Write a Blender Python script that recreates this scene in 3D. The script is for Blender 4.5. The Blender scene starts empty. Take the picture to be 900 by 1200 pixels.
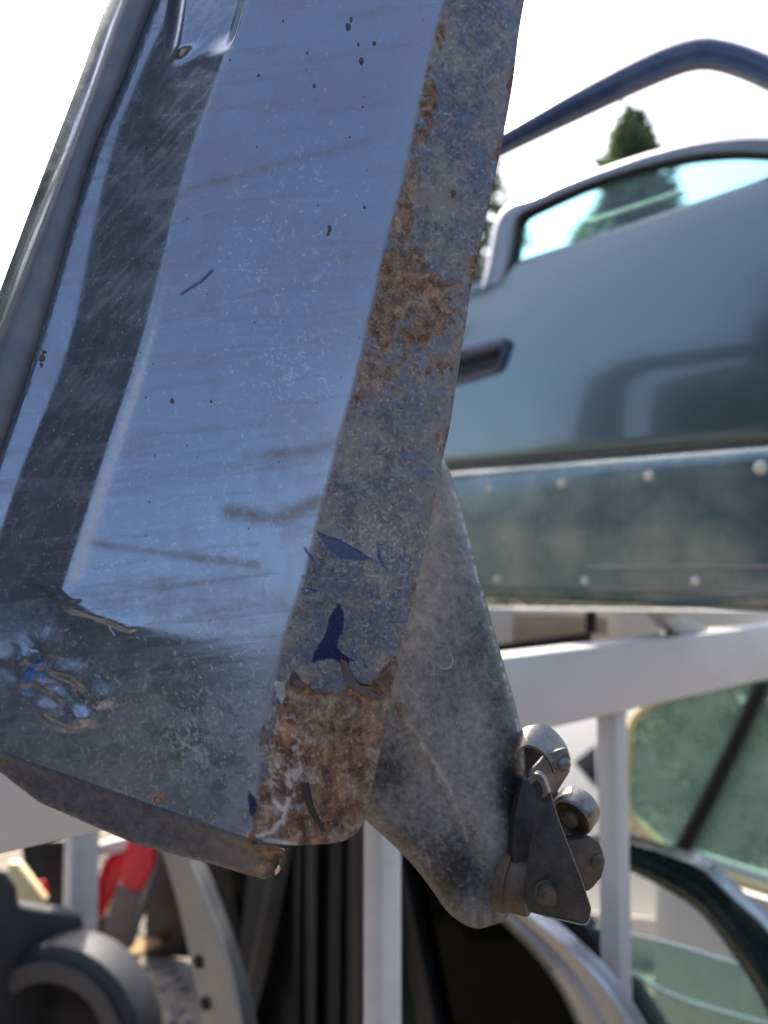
import bpy, bmesh, math, random
import numpy as np
from mathutils import Vector, Matrix

random.seed(7)
rng = np.random.default_rng(7)
scene = bpy.context.scene
COL = scene.collection

# ------------------------------------------------------------------ camera
FPX = 930.0                      # focal length in photo pixels (900 x 1200)
PITCH = math.radians(3.9)
CAM = Vector((0, 0, 1.35))
RT = Vector((1, 0, 0))
FW = Vector((0, math.cos(PITCH), math.sin(PITCH)))
UP = Vector((0, -math.sin(PITCH), math.cos(PITCH)))
cam_d = bpy.data.cameras.new('camera')
cam = bpy.data.objects.new('camera', cam_d)
COL.objects.link(cam)
cam.location = CAM
cam.rotation_euler = (math.radians(90) + PITCH, 0, 0)
cam_d.sensor_fit = 'VERTICAL'
cam_d.sensor_height = 36.0
cam_d.sensor_width = 27.0
cam_d.lens = 36.0 * FPX / 1200.0
cam_d.clip_start = 0.02
cam_d.clip_end = 3000
cam_d.dof.use_dof = True
cam_d.dof.focus_distance = 0.495
cam_d.dof.aperture_fstop = 4.3
scene.camera = cam

# ------------------------------------------------------------------ sky, sun, exposure
SUN_EL, SUN_AZ = math.radians(52), math.radians(-14)    # azimuth clockwise from +Y
world = bpy.data.worlds.new('World')
scene.world = world
world.use_nodes = True
wn = world.node_tree.nodes
wl = world.node_tree.links
sky = wn.new('ShaderNodeTexSky')
sky.sky_type = 'NISHITA'
sky.sun_disc = False
sky.sun_elevation = SUN_EL
sky.sun_rotation = SUN_AZ
sky.air_density = 0.85
sky.dust_density = 3.5
sky.ozone_density = 1.2
bg = wn['Background']
bg.inputs['Strength'].default_value = 0.15
wl.new(sky.outputs[0], bg.inputs['Color'])
sun_d = bpy.data.lights.new('sun', 'SUN')
sun_d.energy = 3.2
sun_d.angle = math.radians(0.5)
sun_d.color = (1.0, 0.93, 0.82)
sun = bpy.data.objects.new('sun', sun_d)
COL.objects.link(sun)
sdir = Vector((math.sin(SUN_AZ) * math.cos(SUN_EL), math.cos(SUN_AZ) * math.cos(SUN_EL), math.sin(SUN_EL)))
sun.rotation_euler = sdir.to_track_quat('Z', 'Y').to_euler()
sun.location = (0, 0, 8)
scene.view_settings.view_transform = 'Standard'
scene.view_settings.look = 'None'
scene.view_settings.exposure = 1.75
scene.view_settings.gamma = 1.0

# ------------------------------------------------------------------ helpers: geometry
def ray(px, py):
    return FW + RT * ((px - 450.0) / FPX) + UP * ((600.0 - py) / FPX)

def P(px, py, d):
    return CAM + ray(px, py) * d

class Plane:
    def __init__(s, p, n):
        s.p = Vector(p); s.n = Vector(n).normalized()
        if s.n.dot(CAM - s.p) < 0:
            s.n = -s.n
    def at(s, px, py, h=0.0):
        r = ray(px, py)
        t = (s.p + s.n * h - CAM).dot(s.n) / r.dot(s.n)
        return CAM + r * t

def vplane(x1, d1, x2, d2, lean=0.0):
    """upright plane through two depths along the horizon; lean tilts its face up"""
    a = P(x1, 660, d1); b = P(x2, 660, d2)
    u = (b - a); u.z = 0; u.normalize()
    n = Vector((u.y, -u.x, 0))
    if n.dot(CAM - a) < 0: n = -n
    n = (n * math.cos(lean) + Vector((0, 0, 1)) * math.sin(lean))
    return Plane(a, n)

def resample(pts, n, smooth=True):
    p = np.array(pts, float)
    if smooth and len(p) > 2:
        q = []
        for i in range(len(p) - 1):
            p0 = p[max(i - 1, 0)]; p1 = p[i]; p2 = p[i + 1]; p3 = p[min(i + 2, len(p) - 1)]
            for t in np.linspace(0, 1, 12, endpoint=False):
                q.append(0.5 * (2 * p1 + (p2 - p0) * t + (2 * p0 - 5 * p1 + 4 * p2 - p3) * t * t + (3 * p1 - p0 - 3 * p2 + p3) * t ** 3))
        q.append(p[-1]); p = np.array(q)
    s = np.concatenate([[0], np.cumsum(np.linalg.norm(np.diff(p, axis=0), axis=1))])
    t = np.linspace(0, s[-1], n)
    return np.stack([np.interp(t, s, p[:, k]) for k in range(p.shape[1])], 1)

def origin_of(parent):
    o = Vector((0, 0, 0))
    while parent is not None:
        o += Vector(parent.location); parent = parent.parent
    return o

def build(name, verts, faces, mat, parent=None, sharp=35, loc=None, bevel=0.0, seg=2):
    o0 = origin_of(parent)
    l = Vector(loc) if loc is not None else Vector((0, 0, 0))
    if parent is None and loc is None:
        l = Vector(verts[0])*0
    me = bpy.data.meshes.new(name)
    me.from_pydata([tuple(Vector(v) - o0 - l) for v in verts], [], faces)
    me.update()
    bm = bmesh.new(); bm.from_mesh(me)
    bmesh.ops.recalc_face_normals(bm, faces=bm.faces)
    if bevel > 0:
        es = [e for e in bm.edges if len(e.link_faces) == 2 and e.calc_face_angle(0) > 0.5]
        bmesh.ops.bevel(bm, geom=es, offset=bevel, segments=seg, affect='EDGES', profile=0.5, clamp_overlap=True)
    bm.to_mesh(me); bm.free()
    me.shade_smooth()
    if sharp is not None:
        me.set_sharp_from_angle(angle=math.radians(sharp))
    me.materials.append(mat)
    o = bpy.data.objects.new(name, me)
    COL.objects.link(o)
    o.location = l
    if parent is not None:
        o.parent = parent
    return o

class MB:
    """collects shapes into one mesh"""
    def __init__(s): s.v = []; s.f = []
    def add(s, v, f):
        b = len(s.v); s.v += [Vector(a) for a in v]; s.f += [tuple(i + b for i in q) for q in f]; return s
    def build(s, name, mat, parent=None, **k): return build(name, s.v, s.f, mat, parent, **k)

def sec_loft(secs, caps=True):
    v = []; f = []; m = len(secs[0])
    for s in secs: v += list(s)
    for i in range(len(secs) - 1):
        for j in range(m):
            a = i * m + j; b = i * m + (j + 1) % m
            f.append((a, b, b + m, a + m))
    if caps:
        f.append(tuple(range(m))[::-1]); k = (len(secs) - 1) * m
        f.append(tuple(range(k, k + m)))
    return v, f

def band(outer, inner, pl, t=0.012, back=0.012, n=36, prof=None, h=0.0, smooth=True):
    """frame bar running between two outlines on a plane, with a rounded section"""
    A = resample(outer, n, smooth); B = resample(inner, n, smooth)
    prof = prof or [(0, 0), (.06, .6), (.2, .95), (.5, 1.0), (.8, .95), (.94, .6), (1, 0)]
    secs = []
    for a, b in zip(A, B):
        s = []
        for u, w in prof:
            q = a + (b - a) * u
            s.append(pl.at(q[0], q[1], h + w * t))
        nb = pl.n * (-back)
        s.append(s[-1] + nb); s.append(s[0] + nb)
        secs.append(s)
    return sec_loft(secs)

def prism(px, pl, t0, t1, smooth=0):
    """outline on a plane given real thickness"""
    if smooth: px = resample(list(px) + [px[0]], smooth)[:-1]
    F = [pl.at(x, y, t1) for x, y in px]
    B = [p - pl.n * (t1 - t0) for p in F]
    n = len(F)
    f = [tuple(range(n)), tuple(range(n, 2 * n))[::-1]]
    for i in range(n):
        j = (i + 1) % n
        f.append((i, j, n + j, n + i))
    return F + B, f

def box(c, sx, sy, sz, ax=Vector((1, 0, 0)), ay=Vector((0, 1, 0)), az=Vector((0, 0, 1))):
    v = []
    for k in (-1, 1):
        for j in (-1, 1):
            for i in (-1, 1):
                v.append(Vector(c) + ax * (i * sx / 2) + ay * (j * sy / 2) + az * (k * sz / 2))
    return v, [(0, 2, 3, 1), (4, 5, 7, 6), (0, 1, 5, 4), (2, 6, 7, 3), (0, 4, 6, 2), (1, 3, 7, 5)]

def lathe(p0, p1, prof, seg=32):
    """prof: (distance along axis 0..1, radius)"""
    p0 = Vector(p0); p1 = Vector(p1); ax = (p1 - p0)
    d = ax.normalized(); e = d.orthogonal().normalized(); g = d.cross(e)
    v = []; f = []
    for s, r in prof:
        for k in range(seg):
            a = 2 * math.pi * k / seg
            v.append(p0 + ax * s + (e * math.cos(a) + g * math.sin(a)) * r)
    for i in range(len(prof) - 1):
        for k in range(seg):
            a = i * seg + k; b = i * seg + (k + 1) % seg
            f.append((a, b, b + seg, a + seg))
    f.append(tuple(range(seg))[::-1]); q = (len(prof) - 1) * seg
    f.append(tuple(range(q, q + seg)))
    return v, f

def thing(name, label, cat, loc, group=None):
    o = bpy.data.objects.new(name, None); COL.objects.link(o)
    o.empty_display_size = 0.05
    o.location = loc
    o['label'] = label; o['category'] = cat; o['kind'] = 'thing'
    if group: o['group'] = group
    return o

# ------------------------------------------------------------------ helpers: materials
def new_mat(name):
    m = bpy.data.materials.new(name); m.use_nodes = True
    nt = m.node_tree
    return m, nt, nt.nodes, nt.links, nt.nodes['Principled BSDF']

def N(nt, t, **k):
    n = nt.nodes.new(t)
    for a, b in k.items():
        if a in n.inputs: n.inputs[a].default_value = b
        else: setattr(n, a, b)
    return n

def noise(nt, scale, detail=6, rough=.6, vec=None, dist=0.0):
    n = N(nt, 'ShaderNodeTexNoise'); n.inputs['Scale'].default_value = scale
    n.inputs['Detail'].default_value = detail; n.inputs['Roughness'].default_value = rough
    n.inputs['Distortion'].default_value = dist
    if vec is not None: nt.links.new(vec, n.inputs['Vector'])
    return n.outputs['Fac']

def ramp(nt, fac, stops):
    r = N(nt, 'ShaderNodeValToRGB')
    el = r.color_ramp.elements
    while len(el) > 1: el.remove(el[-1])
    el[0].position = stops[0][0]; el[0].color = (*stops[0][1], 1) if len(stops[0][1]) == 3 else stops[0][1]
    for p, c in stops[1:]:
        e = el.new(p); e.color = (*c, 1)
    nt.links.new(fac, r.inputs['Fac'])
    return r.outputs['Color']

def mixc(nt, fac, a, b):
    m = N(nt, 'ShaderNodeMix', data_type='RGBA')
    for sock, val in ((m.inputs[0], fac), (m.inputs[6], a), (m.inputs[7], b)):
        if hasattr(val, 'links'): nt.links.new(val, sock)
        elif isinstance(val, (int, float)): sock.default_value = val
        else: sock.default_value = (*val, 1)
    return m.outputs[2]

def math_(nt, op, a, b=None, clamp=False):
    m = N(nt, 'ShaderNodeMath', operation=op); m.use_clamp = clamp
    for i, v in enumerate((a, b)):
        if v is None: continue
        if hasattr(v, 'links'): nt.links.new(v, m.inputs[i])
        else: m.inputs[i].default_value = v
    return m.outputs[0]

def bump(nt, h, strength=.3, dist=.001, normal=None):
    b = N(nt, 'ShaderNodeBump'); b.inputs['Strength'].default_value = strength; b.inputs['Distance'].default_value = dist
    nt.links.new(h, b.inputs['Height'])
    if normal is not None: nt.links.new(normal, b.inputs['Normal'])
    return b.outputs['Normal']

def g3(v): return (v, v, v)

def simple(name, col, rough=.5, metal=0.0, coat=0.0, grime=None, gscale=12.0, gamt=.5, bumps=0.0, bscale=150, spec=.5, rvar=.15):
    m, nt, nd, lk, b = new_mat(name)
    tc = N(nt, 'ShaderNodeTexCoord').outputs['Object']
    n1 = noise(nt, gscale, 8, .65, tc)
    if grime:
        f = math_(nt, 'MULTIPLY', ramp(nt, n1, [(.42, g3(0)), (.68, g3(1))]), gamt)
        lk.new(mixc(nt, f, col, grime), b.inputs['Base Color'])
    else:
        b.inputs['Base Color'].default_value = (*col, 1)
    n2 = noise(nt, gscale * 3, 5, .6, tc)
    lk.new(math_(nt, 'ADD', math_(nt, 'MULTIPLY', n2, 2 * rvar), rough - rvar), b.inputs['Roughness'])
    b.inputs['Metallic'].default_value = metal
    b.inputs['Coat Weight'].default_value = coat
    b.inputs['Coat Roughness'].default_value = .06
    b.inputs['Specular IOR Level'].default_value = spec
    if bumps:
        lk.new(bump(nt, noise(nt, bscale, 6, .7, tc), bumps, .001), b.inputs['Normal'])
    return m

def glass_mat(name, tint, rough=.02, dirt=.08, dirtcol=(.5, .55, .5), ior=1.5):
    m, nt, nd, lk, b = new_mat(name)
    nd.remove(b)
    out = nd['Material Output']
    tr = N(nt, 'ShaderNodeBsdfTransparent'); tr.inputs['Color'].default_value = (*tint, 1)
    gl = N(nt, 'ShaderNodeBsdfGlossy'); gl.inputs['Roughness'].default_value = rough
    fr = N(nt, 'ShaderNodeFresnel'); fr.inputs['IOR'].default_value = ior
    mx = N(nt, 'ShaderNodeMixShader')
    ge = N(nt, 'ShaderNodeNewGeometry')
    lk.new(math_(nt, 'MULTIPLY', fr.outputs[0], math_(nt, 'SUBTRACT', 1.0, ge.outputs['Backfacing'])), mx.inputs[0]); lk.new(tr.outputs[0], mx.inputs[1]); lk.new(gl.outputs[0], mx.inputs[2])
    df = N(nt, 'ShaderNodeBsdfDiffuse'); df.inputs['Color'].default_value = (*dirtcol, 1)
    tc = N(nt, 'ShaderNodeTexCoord').outputs['Object']
    f = math_(nt, 'MULTIPLY', ramp(nt, noise(nt, 7, 8, .7, tc), [(.3, g3(.3)), (.7, g3(1))]), dirt)
    m2 = N(nt, 'ShaderNodeMixShader')
    lk.new(f, m2.inputs[0]); lk.new(mx.outputs[0], m2.inputs[1]); lk.new(df.outputs[0], m2.inputs[2])
    lk.new(m2.outputs[0], out.inputs['Surface'])
    return m

# worn dark blue metallic paint, driven by wear maps stored on the mesh (rust, dirt, scratches plus painted sheen, chip)
def blue_paint():
    m, nt, nd, lk, b = new_mat('worn_blue_paint')
    def at(nm):
        a = N(nt, 'ShaderNodeAttribute'); a.attribute_name = nm; return a.outputs['Fac']
    rust, dirt, scr_sheen, chip, tan = at('rust'), at('dirt'), at('scratch_sheen'), at('chip'), at('tan')
    tc = N(nt, 'ShaderNodeTexCoord').outputs['Object']
    fine = noise(nt, 900, 4, .7, tc)
    med = noise(nt, 160, 8, .7, tc)
    big = noise(nt, 30, 8, .65, tc)
    # paint
    paint = mixc(nt, med, (.172, .198, .246), (.216, .243, .29))
    paint = mixc(nt, chip, paint, (.006, .009, .048))
    # dust film
    dcol = mixc(nt, tan, (.018, .021, .040), (.165, .126, .094))
    dcol = mixc(nt, math_(nt, 'MULTIPLY', ramp(nt, fine, [(.52, g3(0)), (.75, g3(1))]), .35), dcol, (.26, .22, .18))
    dfac = math_(nt, 'MULTIPLY', dirt, ramp(nt, med, [(.30, g3(.6)), (.62, g3(1))]), True)
    c = mixc(nt, dfac, paint, dcol)
    # rust
    rn = noise(nt, 120, 10, .74, tc, .4)
    hue = noise(nt, 26, 8, .68, tc, .6)
    ra = ramp(nt, rn, [(.34, (.034, .019, .014)), (.45, (.100, .050, .031)), (.54, (.20, .098, .052)), (.64, (.34, .175, .09))])
    rb = ramp(nt, rn, [(.34, (.052, .038, .029)), (.46, (.145, .104, .074)), (.55, (.24, .182, .133)), (.66, (.38, .31, .245))])
    rcol = mixc(nt, ramp(nt, hue, [(.44, g3(0)), (.56, g3(1))]), ra, rb)
    rcol = mixc(nt, math_(nt, 'MULTIPLY', ramp(nt, fine, [(.55, g3(0)), (.75, g3(1))]), .4), rcol, (.30, .24, .19))
    c = mixc(nt, rust, c, rcol)
    c = mixc(nt, scr_sheen, c, (.60, .555, .49))
    lk.new(c, b.inputs['Base Color'])
    cover = math_(nt, 'MAXIMUM', math_(nt, 'MAXIMUM', dfac, rust), scr_sheen)
    met = math_(nt, 'MULTIPLY', math_(nt, 'SUBTRACT', 1.0, math_(nt, 'MAXIMUM', cover, chip), True), .78)
    lk.new(met, b.inputs['Metallic'])
    r0 = math_(nt, 'ADD', math_(nt, 'MULTIPLY', big, .10), .10)
    lk.new(math_(nt, 'ADD', r0, math_(nt, 'MULTIPLY', cover, .5), True), b.inputs['Roughness'])
    lk.new(math_(nt, 'MULTIPLY', math_(nt, 'SUBTRACT', 1.0, math_(nt, 'MAXIMUM', rust, math_(nt, 'MAXIMUM', chip, math_(nt, 'MULTIPLY', dfac, 1.3))), True), .8), b.inputs['Coat Weight'])
    b.inputs['Coat Roughness'].default_value = .07
    lk.new(math_(nt, 'SUBTRACT', .5, math_(nt, 'MULTIPLY', rust, .4)), b.inputs['Specular IOR Level'])
    hh = math_(nt, 'MULTIPLY', rust, math_(nt, 'ADD', math_(nt, 'MULTIPLY', rn, 1.6), math_(nt, 'MULTIPLY', fine, .5)))
    hh = math_(nt, 'ADD', hh, math_(nt, 'MULTIPLY', dfac, math_(nt, 'MULTIPLY', fine, .5)))
    hh = math_(nt, 'ADD', hh, math_(nt, 'MULTIPLY', big, .10))
    lk.new(bump(nt, hh, .7, .0012), b.inputs['Normal'])
    return m

M = {}
M['blue'] = blue_paint()
M['bead'] = simple('grey_rubber_bead', (.085, .095, .11), .42, grime=(.20, .18, .16), gscale=40, gamt=.45, bumps=.15, bscale=500)
M['mud'] = simple('dried_mud', (.07, .05, .035), .95, grime=(.14, .10, .07), gscale=300, bumps=.5)
M['flake'] = simple('loose_paint_flake', (.012, .018, .07), .3, .3, .5, grime=(.2, .12, .08), gscale=120, gamt=.5)
M['rustmetal'] = simple('rusted_edge_metal', (.10, .055, .035), .8, .2, grime=(.26, .20, .15), gscale=180, gamt=.8, bumps=.6, bscale=600)
M['dimple'] = simple('scuffed_metal', (.25, .24, .22), .6, .3, grime=(.4, .38, .34), gscale=200, gamt=.6)
M['steel'] = simple('worn_zinc_steel', (.17, .165, .16), .36, .75, grime=(.10, .07, .045), gscale=120, gamt=.75, bumps=.25, bscale=600)
M['tan_steel'] = simple('dusty_brown_steel', (.085, .062, .042), .6, .3, grime=(.03, .02, .014), gscale=130, gamt=.7, bumps=.5, bscale=500)
M['greasy'] = simple('greasy_black_metal', (.012, .011, .011), .5, .2, grime=(.07, .05, .035), gscale=100, gamt=.5)
M['white'] = simple('white_steel_paint', (.46, .445, .435), .45, grime=(.37, .35, .33), gscale=9, gamt=.35, bumps=.05, bscale=200)
M['white_grey'] = simple('galvanised_grey_paint', (.46, .46, .47), .45, .15, grime=(.34, .33, .32), gscale=26, gamt=.5, bumps=.05, bscale=200)
M['cream'] = simple('cream_vehicle_paint', (.56, .53, .47), .5, coat=.3, grime=(.55, .5, .42), gscale=3, gamt=.3)
M['brown_board'] = simple('dusty_brown_board', (.36, .28, .20), .8, grime=(.22, .16, .11), gscale=6)
M['teal'] = simple('teal_metallic_paint', (.088, .132, .138), .20, .60, .9, grime=(.10, .15, .15), gscale=7, gamt=.35, rvar=.05)
M['teal_low'] = simple('dusty_teal_cladding', (.070, .125, .130), .26, .45, .7, grime=(.26, .27, .25), gscale=9, gamt=.7, rvar=.08)
M['lavender'] = simple('pale_frame_paint', (.17, .185, .215), .38, .35, .5, grime=(.25, .25, .26), gscale=20, gamt=.4)
M['trimline'] = simple('dirty_trim_strip', (.20, .17, .14), .7, grime=(.36, .30, .24), gscale=60)
M['black'] = simple('black_plastic', (.006, .0065, .008), .45, grime=(.018, .018, .02), gscale=20, spec=.3)
M['blackrub'] = simple('black_rubber_seal', (.006, .006, .007), .55, grime=(.014, .014, .015), gscale=30, spec=.25)
M['darkgreen'] = simple('dark_green_frame_paint', (.008, .022, .018), .28, .2, .7, grime=(.03, .04, .035), gscale=20)
M['shade_green'] = simple('shaded_green_backing', (.004, .014, .011), .5, grime=(.008, .02, .016), gscale=8, spec=.2)
M['navy'] = simple('navy_frame_paint', (.025, .035, .075), .35, .4, .5, grime=(.09, .09, .11), gscale=20)
M['silver'] = simple('silver_frame_paint', (.30, .30, .305), .36, .65, .4, grime=(.24, .22, .19), gscale=14, gamt=.5)
M['silver_dull'] = simple('dull_grey_frame_paint', (.20, .205, .205), .5, .3, .2, grime=(.30, .27, .22), gscale=14, gamt=.5)
M['plug'] = simple('cream_plastic_plug', (.62, .58, .5), .5, grime=(.4, .33, .25), gscale=80)
M['red'] = simple('red_lens_plastic', (.52, .008, .025), .3, coat=.15, spec=.3, grime=(.25, .02, .03), gscale=20)
M['amber'] = simple('pale_yellow_plastic', (.75, .62, .34), .5, grime=(.55, .42, .2), gscale=30)
M['brown'] = simple('brown_grey_plastic', (.085, .062, .055), .6, grime=(.16, .13, .11), gscale=25)
M['card'] = simple('weathered_cardboard', (.36, .23, .11), .9, grime=(.24, .15, .08), gscale=18)
M['tyre'] = simple('dusty_black_rubber', (.012, .013, .016), .6, grime=(.035, .036, .042), gscale=14, bumps=.3, bscale=120)
M['tyre_side'] = simple('dusty_grey_sidewall', (.035, .038, .046), .5, grime=(.06, .062, .07), gscale=14)
M['g_cyan'] = glass_mat('pale_cyan_glass', (.66, .89, .89), dirt=.08, dirtcol=(.5, .62, .62))
M['g_green'] = glass_mat('green_tinted_glass', (.76, .93, .85), dirt=.62, dirtcol=(.44, .54, .45))
M['g_light'] = glass_mat('light_green_glass', (.78, .91, .84), dirt=.30, dirtcol=(.46, .57, .51))
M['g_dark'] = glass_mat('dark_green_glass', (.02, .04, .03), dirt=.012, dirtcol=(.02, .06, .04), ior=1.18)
M['glassedge'] = simple('ground_glass_edge', (.62, .72, .64), .4)

def arm_mat(name='worn_black_arm_paint', lo=.024, hi=.085, sc=16):
    m, nt, nd, lk, b = new_mat(name)
    tc = N(nt, 'ShaderNodeTexCoord').outputs['Object']
    big = noise(nt, sc, 8, .62, tc, .6); med = noise(nt, 70, 8, .7, tc); fine = noise(nt, 700, 4, .7, tc)
    c = mixc(nt, ramp(nt, big, [(.36, g3(0)), (.62, g3(1))]), (lo, lo, lo * 1.08), (hi, hi * 1.03, hi * 1.10))
    c = mixc(nt, math_(nt, 'MULTIPLY', ramp(nt, med, [(.44, g3(0)), (.72, g3(1))]), .5), c, (hi * 1.5, hi * 1.45, hi * 1.4))
    c = mixc(nt, math_(nt, 'MULTIPLY', ramp(nt, fine, [(.58, g3(0)), (.74, g3(1))]), .35), c, (.22, .215, .21))
    c = mixc(nt, math_(nt, 'MULTIPLY', ramp(nt, noise(nt, 38, 8, .7, tc, .2), [(.60, g3(0)), (.74, g3(1))]), .3), c, (.12, .085, .06))
    lk.new(c, b.inputs['Base Color'])
    b.inputs['Metallic'].default_value = .15
    lk.new(math_(nt, 'ADD', math_(nt, 'MULTIPLY', med, .35), .33), b.inputs['Roughness'])
    lk.new(bump(nt, math_(nt, 'ADD', math_(nt, 'MULTIPLY', big, .6), math_(nt, 'MULTIPLY', fine, .25)), .5, .0012), b.inputs['Normal'])
    return m
M['arm'] = arm_mat()
M['lug'] = arm_mat('scraped_black_lug_paint', .006, .030, 55)

def ground_mat():
    m, nt, nd, lk, b = new_mat('gravel_and_litter')
    tc = N(nt, 'ShaderNodeTexCoord').outputs['Object']
    v = N(nt, 'ShaderNodeTexVoronoi'); v.inputs['Scale'].default_value = 45; lk.new(tc, v.inputs['Vector'])
    c = mixc(nt, v.outputs['Color'], (.13, .105, .078), (.31, .27, .22))
    c = mixc(nt, ramp(nt, noise(nt, 3, 8, .6, tc), [(.4, g3(0)), (.65, g3(1))]), c, (.15, .12, .085))
    lk.new(c, b.inputs['Base Color']); b.inputs['Roughness'].default_value = .95
    lk.new(bump(nt, v.outputs['Distance'], .8, .01), b.inputs['Normal'])
    return m
M['ground'] = ground_mat()
M['stone'] = simple('pale_gravel_stone', (.12, .105, .09), .9, grime=(.30, .28, .25), gscale=6, gamt=.8)
def leaf_mat(name, a, bcol, thru=.35):
    m, nt, nd, lk, b = new_mat(name)
    oi = N(nt, 'ShaderNodeTexCoord').outputs['Object']
    lk.new(mixc(nt, ramp(nt, noise(nt, .9, 6, .7, oi), [(.35, g3(0)), (.65, g3(1))]), a, bcol), b.inputs['Base Color'])
    b.inputs['Roughness'].default_value = .7
    tl = N(nt, 'ShaderNodeBsdfTranslucent'); tl.inputs['Color'].default_value = (*[min(1, q * 2.2) for q in bcol], 1)
    mx = N(nt, 'ShaderNodeMixShader'); mx.inputs[0].default_value = thru
    lk.new(b.outputs[0], mx.inputs[1]); lk.new(tl.outputs[0], mx.inputs[2]); lk.new(mx.outputs[0], nd['Material Output'].inputs['Surface'])
    return m
M['leaf'] = leaf_mat('conifer_needles', (.035, .058, .028), (.075, .105, .05))
M['leaf2'] = leaf_mat('broad_leaves', (.022, .031, .022), (.045, .058, .034), .10)
M['bark'] = simple('bark', (.09, .065, .045), .9, grime=(.16, .13, .10), gscale=5)

# ------------------------------------------------------------------ ground, far trees
def ground():
    v = [(-400, -400, 0), (400, -400, 0), (400, 400, 0), (-400, 400, 0)]
    o = build('ground', [Vector(a) for a in v], [(0, 1, 2, 3)], M['ground'])
    o['kind'] = 'structure'
    # loose stones and litter on the ground where the photo sees it
    b = MB()
    for i in range(1500):
        x = random.uniform(-1.5, .1); y = random.uniform(1.7, 4.0); r = random.uniform(.006, .02)
        c = Vector((x, y, r * .4)); vs = []
        for k in range(6):
            a = k * math.pi / 3; rr = r * random.uniform(.7, 1.3)
            vs.append(c + Vector((math.cos(a) * rr, math.sin(a) * rr, -r * .4)))
        for k in range(6):
            a = k * math.pi / 3 + .3; rr = r * random.uniform(.4, .8)
            vs.append(c + Vector((math.cos(a) * rr, math.sin(a) * rr, r * random.uniform(.3, .8))))
        f = [(k, (k + 1) % 6, 6 + (k + 1) % 6, 6 + k) for k in range(6)] + [(6, 7, 8, 9, 10, 11)]
        b.add(vs, f)
    s = b.build('gravel', M['stone'], sharp=20); s['kind'] = 'stuff'
ground()

def conifer(x, y, h, rad, label, n=9000, seed=1):
    r = random.Random(seed)
    t = thing('conifer_tree', label, 'tree', (x, y, 0), 'conifers beyond the racks')
    tr = lathe((x, y, 0), (x, y, h * .97), [(0, .16), (.3, .12), (.8, .04), (1, .012)], 10)
    build('trunk', tr[0], tr[1], M['bark'], t)
    V = []; F = []
    for i in range(n):
        z = h * (1 - (r.random() ** .62) * .93)
        ang = r.uniform(0, 6.283)
        lim = rad * (1 - z / h) ** .8 * (.72 + .28 * math.sin(z * 5.1 + ang * 3 + seed)) + .05
        d = lim * r.random() ** .45
        c = Vector((x + math.cos(ang) * d, y + math.sin(ang) * d, z - d * .25))
        s = r.uniform(.05, .13)
        out = Vector((math.cos(ang + r.uniform(-.7, .7)), math.sin(ang + r.uniform(-.7, .7)), r.uniform(-.5, .6))).normalized()
        sd = out.cross(Vector((r.uniform(-.4, .4), r.uniform(-.4, .4), 1))).normalized()
        b0 = len(V)
        V += [c - sd * s * .5, c + sd * s * .5, c + out * s * 2.2 + sd * s * .15, c + out * s * 2.2 - sd * s * .15]
        F.append((b0, b0 + 1, b0 + 2, b0 + 3))
    build('crown', V, F, M['leaf'], t, sharp=None)
def tree_px(px, pyt, d, rad, label, seed, n=9000):
    p = P(px, pyt, d)
    conifer(p.x, p.y, p.z, rad, label, n, seed)
tree_px(739, 126, 15, 3.5, 'narrow conifer rising above the roof edge of the green car door', 3, 34000)
tree_px(552, 112, 13, 2.5, 'dark conifer half hidden behind the rusty edge of the blue door', 5)

conifer(-4.9, 4.5, 13.0, 1.9, 'broad conifer added out of view to darken the curved edge of the blue door', 30000, 9)  # added unseen tree, a dark reflection for the door's outer edge

def tree_line():
    """leafy belt added behind the viewer as a dark reflection for paint and glass"""
    r = random.Random(11); V = []; F = []
    spots = []
    for a in range(95, 250, 8):
        spots.append((a, r.uniform(5, 6), r.uniform(2.2, 2.7)))
    for a, d, hh in spots:
        cx = math.sin(math.radians(a)) * d; cy = math.cos(math.radians(a)) * d
        for i in range(int(500 + 260 * hh)):
            u = Vector((r.gauss(0, 1), r.gauss(0, 1), r.gauss(0, 1))).normalized() * r.random() ** .4
            c = Vector((cx + u.x * 1.1, cy + u.y * 1.1, hh * .5 + u.z * hh * .52))
            s = r.uniform(.12, .28)
            e = Vector((r.gauss(0, 1), r.gauss(0, 1), r.gauss(0, 1))).normalized(); g = e.orthogonal().normalized()
            b0 = len(V); V += [c - e * s, c + g * s * .5, c + e * s, c - g * s * .5]; F.append((b0, b0 + 1, b0 + 2, b0 + 3))
    o = build('unseen_wood', V, F, M['leaf2'], sharp=None); o['kind'] = 'stuff'
tree_line()
def cypress():  # added tree outside the frame, darkens the mirrored band of the door
    r = random.Random(4); x, y = -1.62, .18
    t = thing('added_cypress', 'tall narrow cypress added out of view to darken the blue door', 'tree', (x, y, 0))
    q = lathe((x, y, 0), (x, y, 3.9), [(0, .09), (1, .02)], 10); build('trunk', *q, M['bark'], t)
    V = []; F = []
    for i in range(30000):
        z = r.uniform(.15, 4.3); lim = .58 * min(1, (4.4 - z) / .9) ** .6
        a = r.uniform(0, 6.283); d = lim * r.random() ** .3 * (.9 + .1 * math.sin(z * 9 + a * 4))
        c = Vector((x + math.cos(a) * d, y + math.sin(a) * d, z)); sz = r.uniform(.02, .05)
        e = (Vector((math.cos(a), math.sin(a), 1.2)) + Vector((r.gauss(0, .4), r.gauss(0, .4), r.gauss(0, .4)))).normalized(); g = e.orthogonal().normalized()
        b0 = len(V); V += [c - e * sz, c + g * sz * .5, c + e * sz * 1.5, c - g * sz * .5]; F.append((b0, b0 + 1, b0 + 2, b0 + 3))
    build('crown', V, F, M['leaf2'], t, sharp=None)
cypress()

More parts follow.
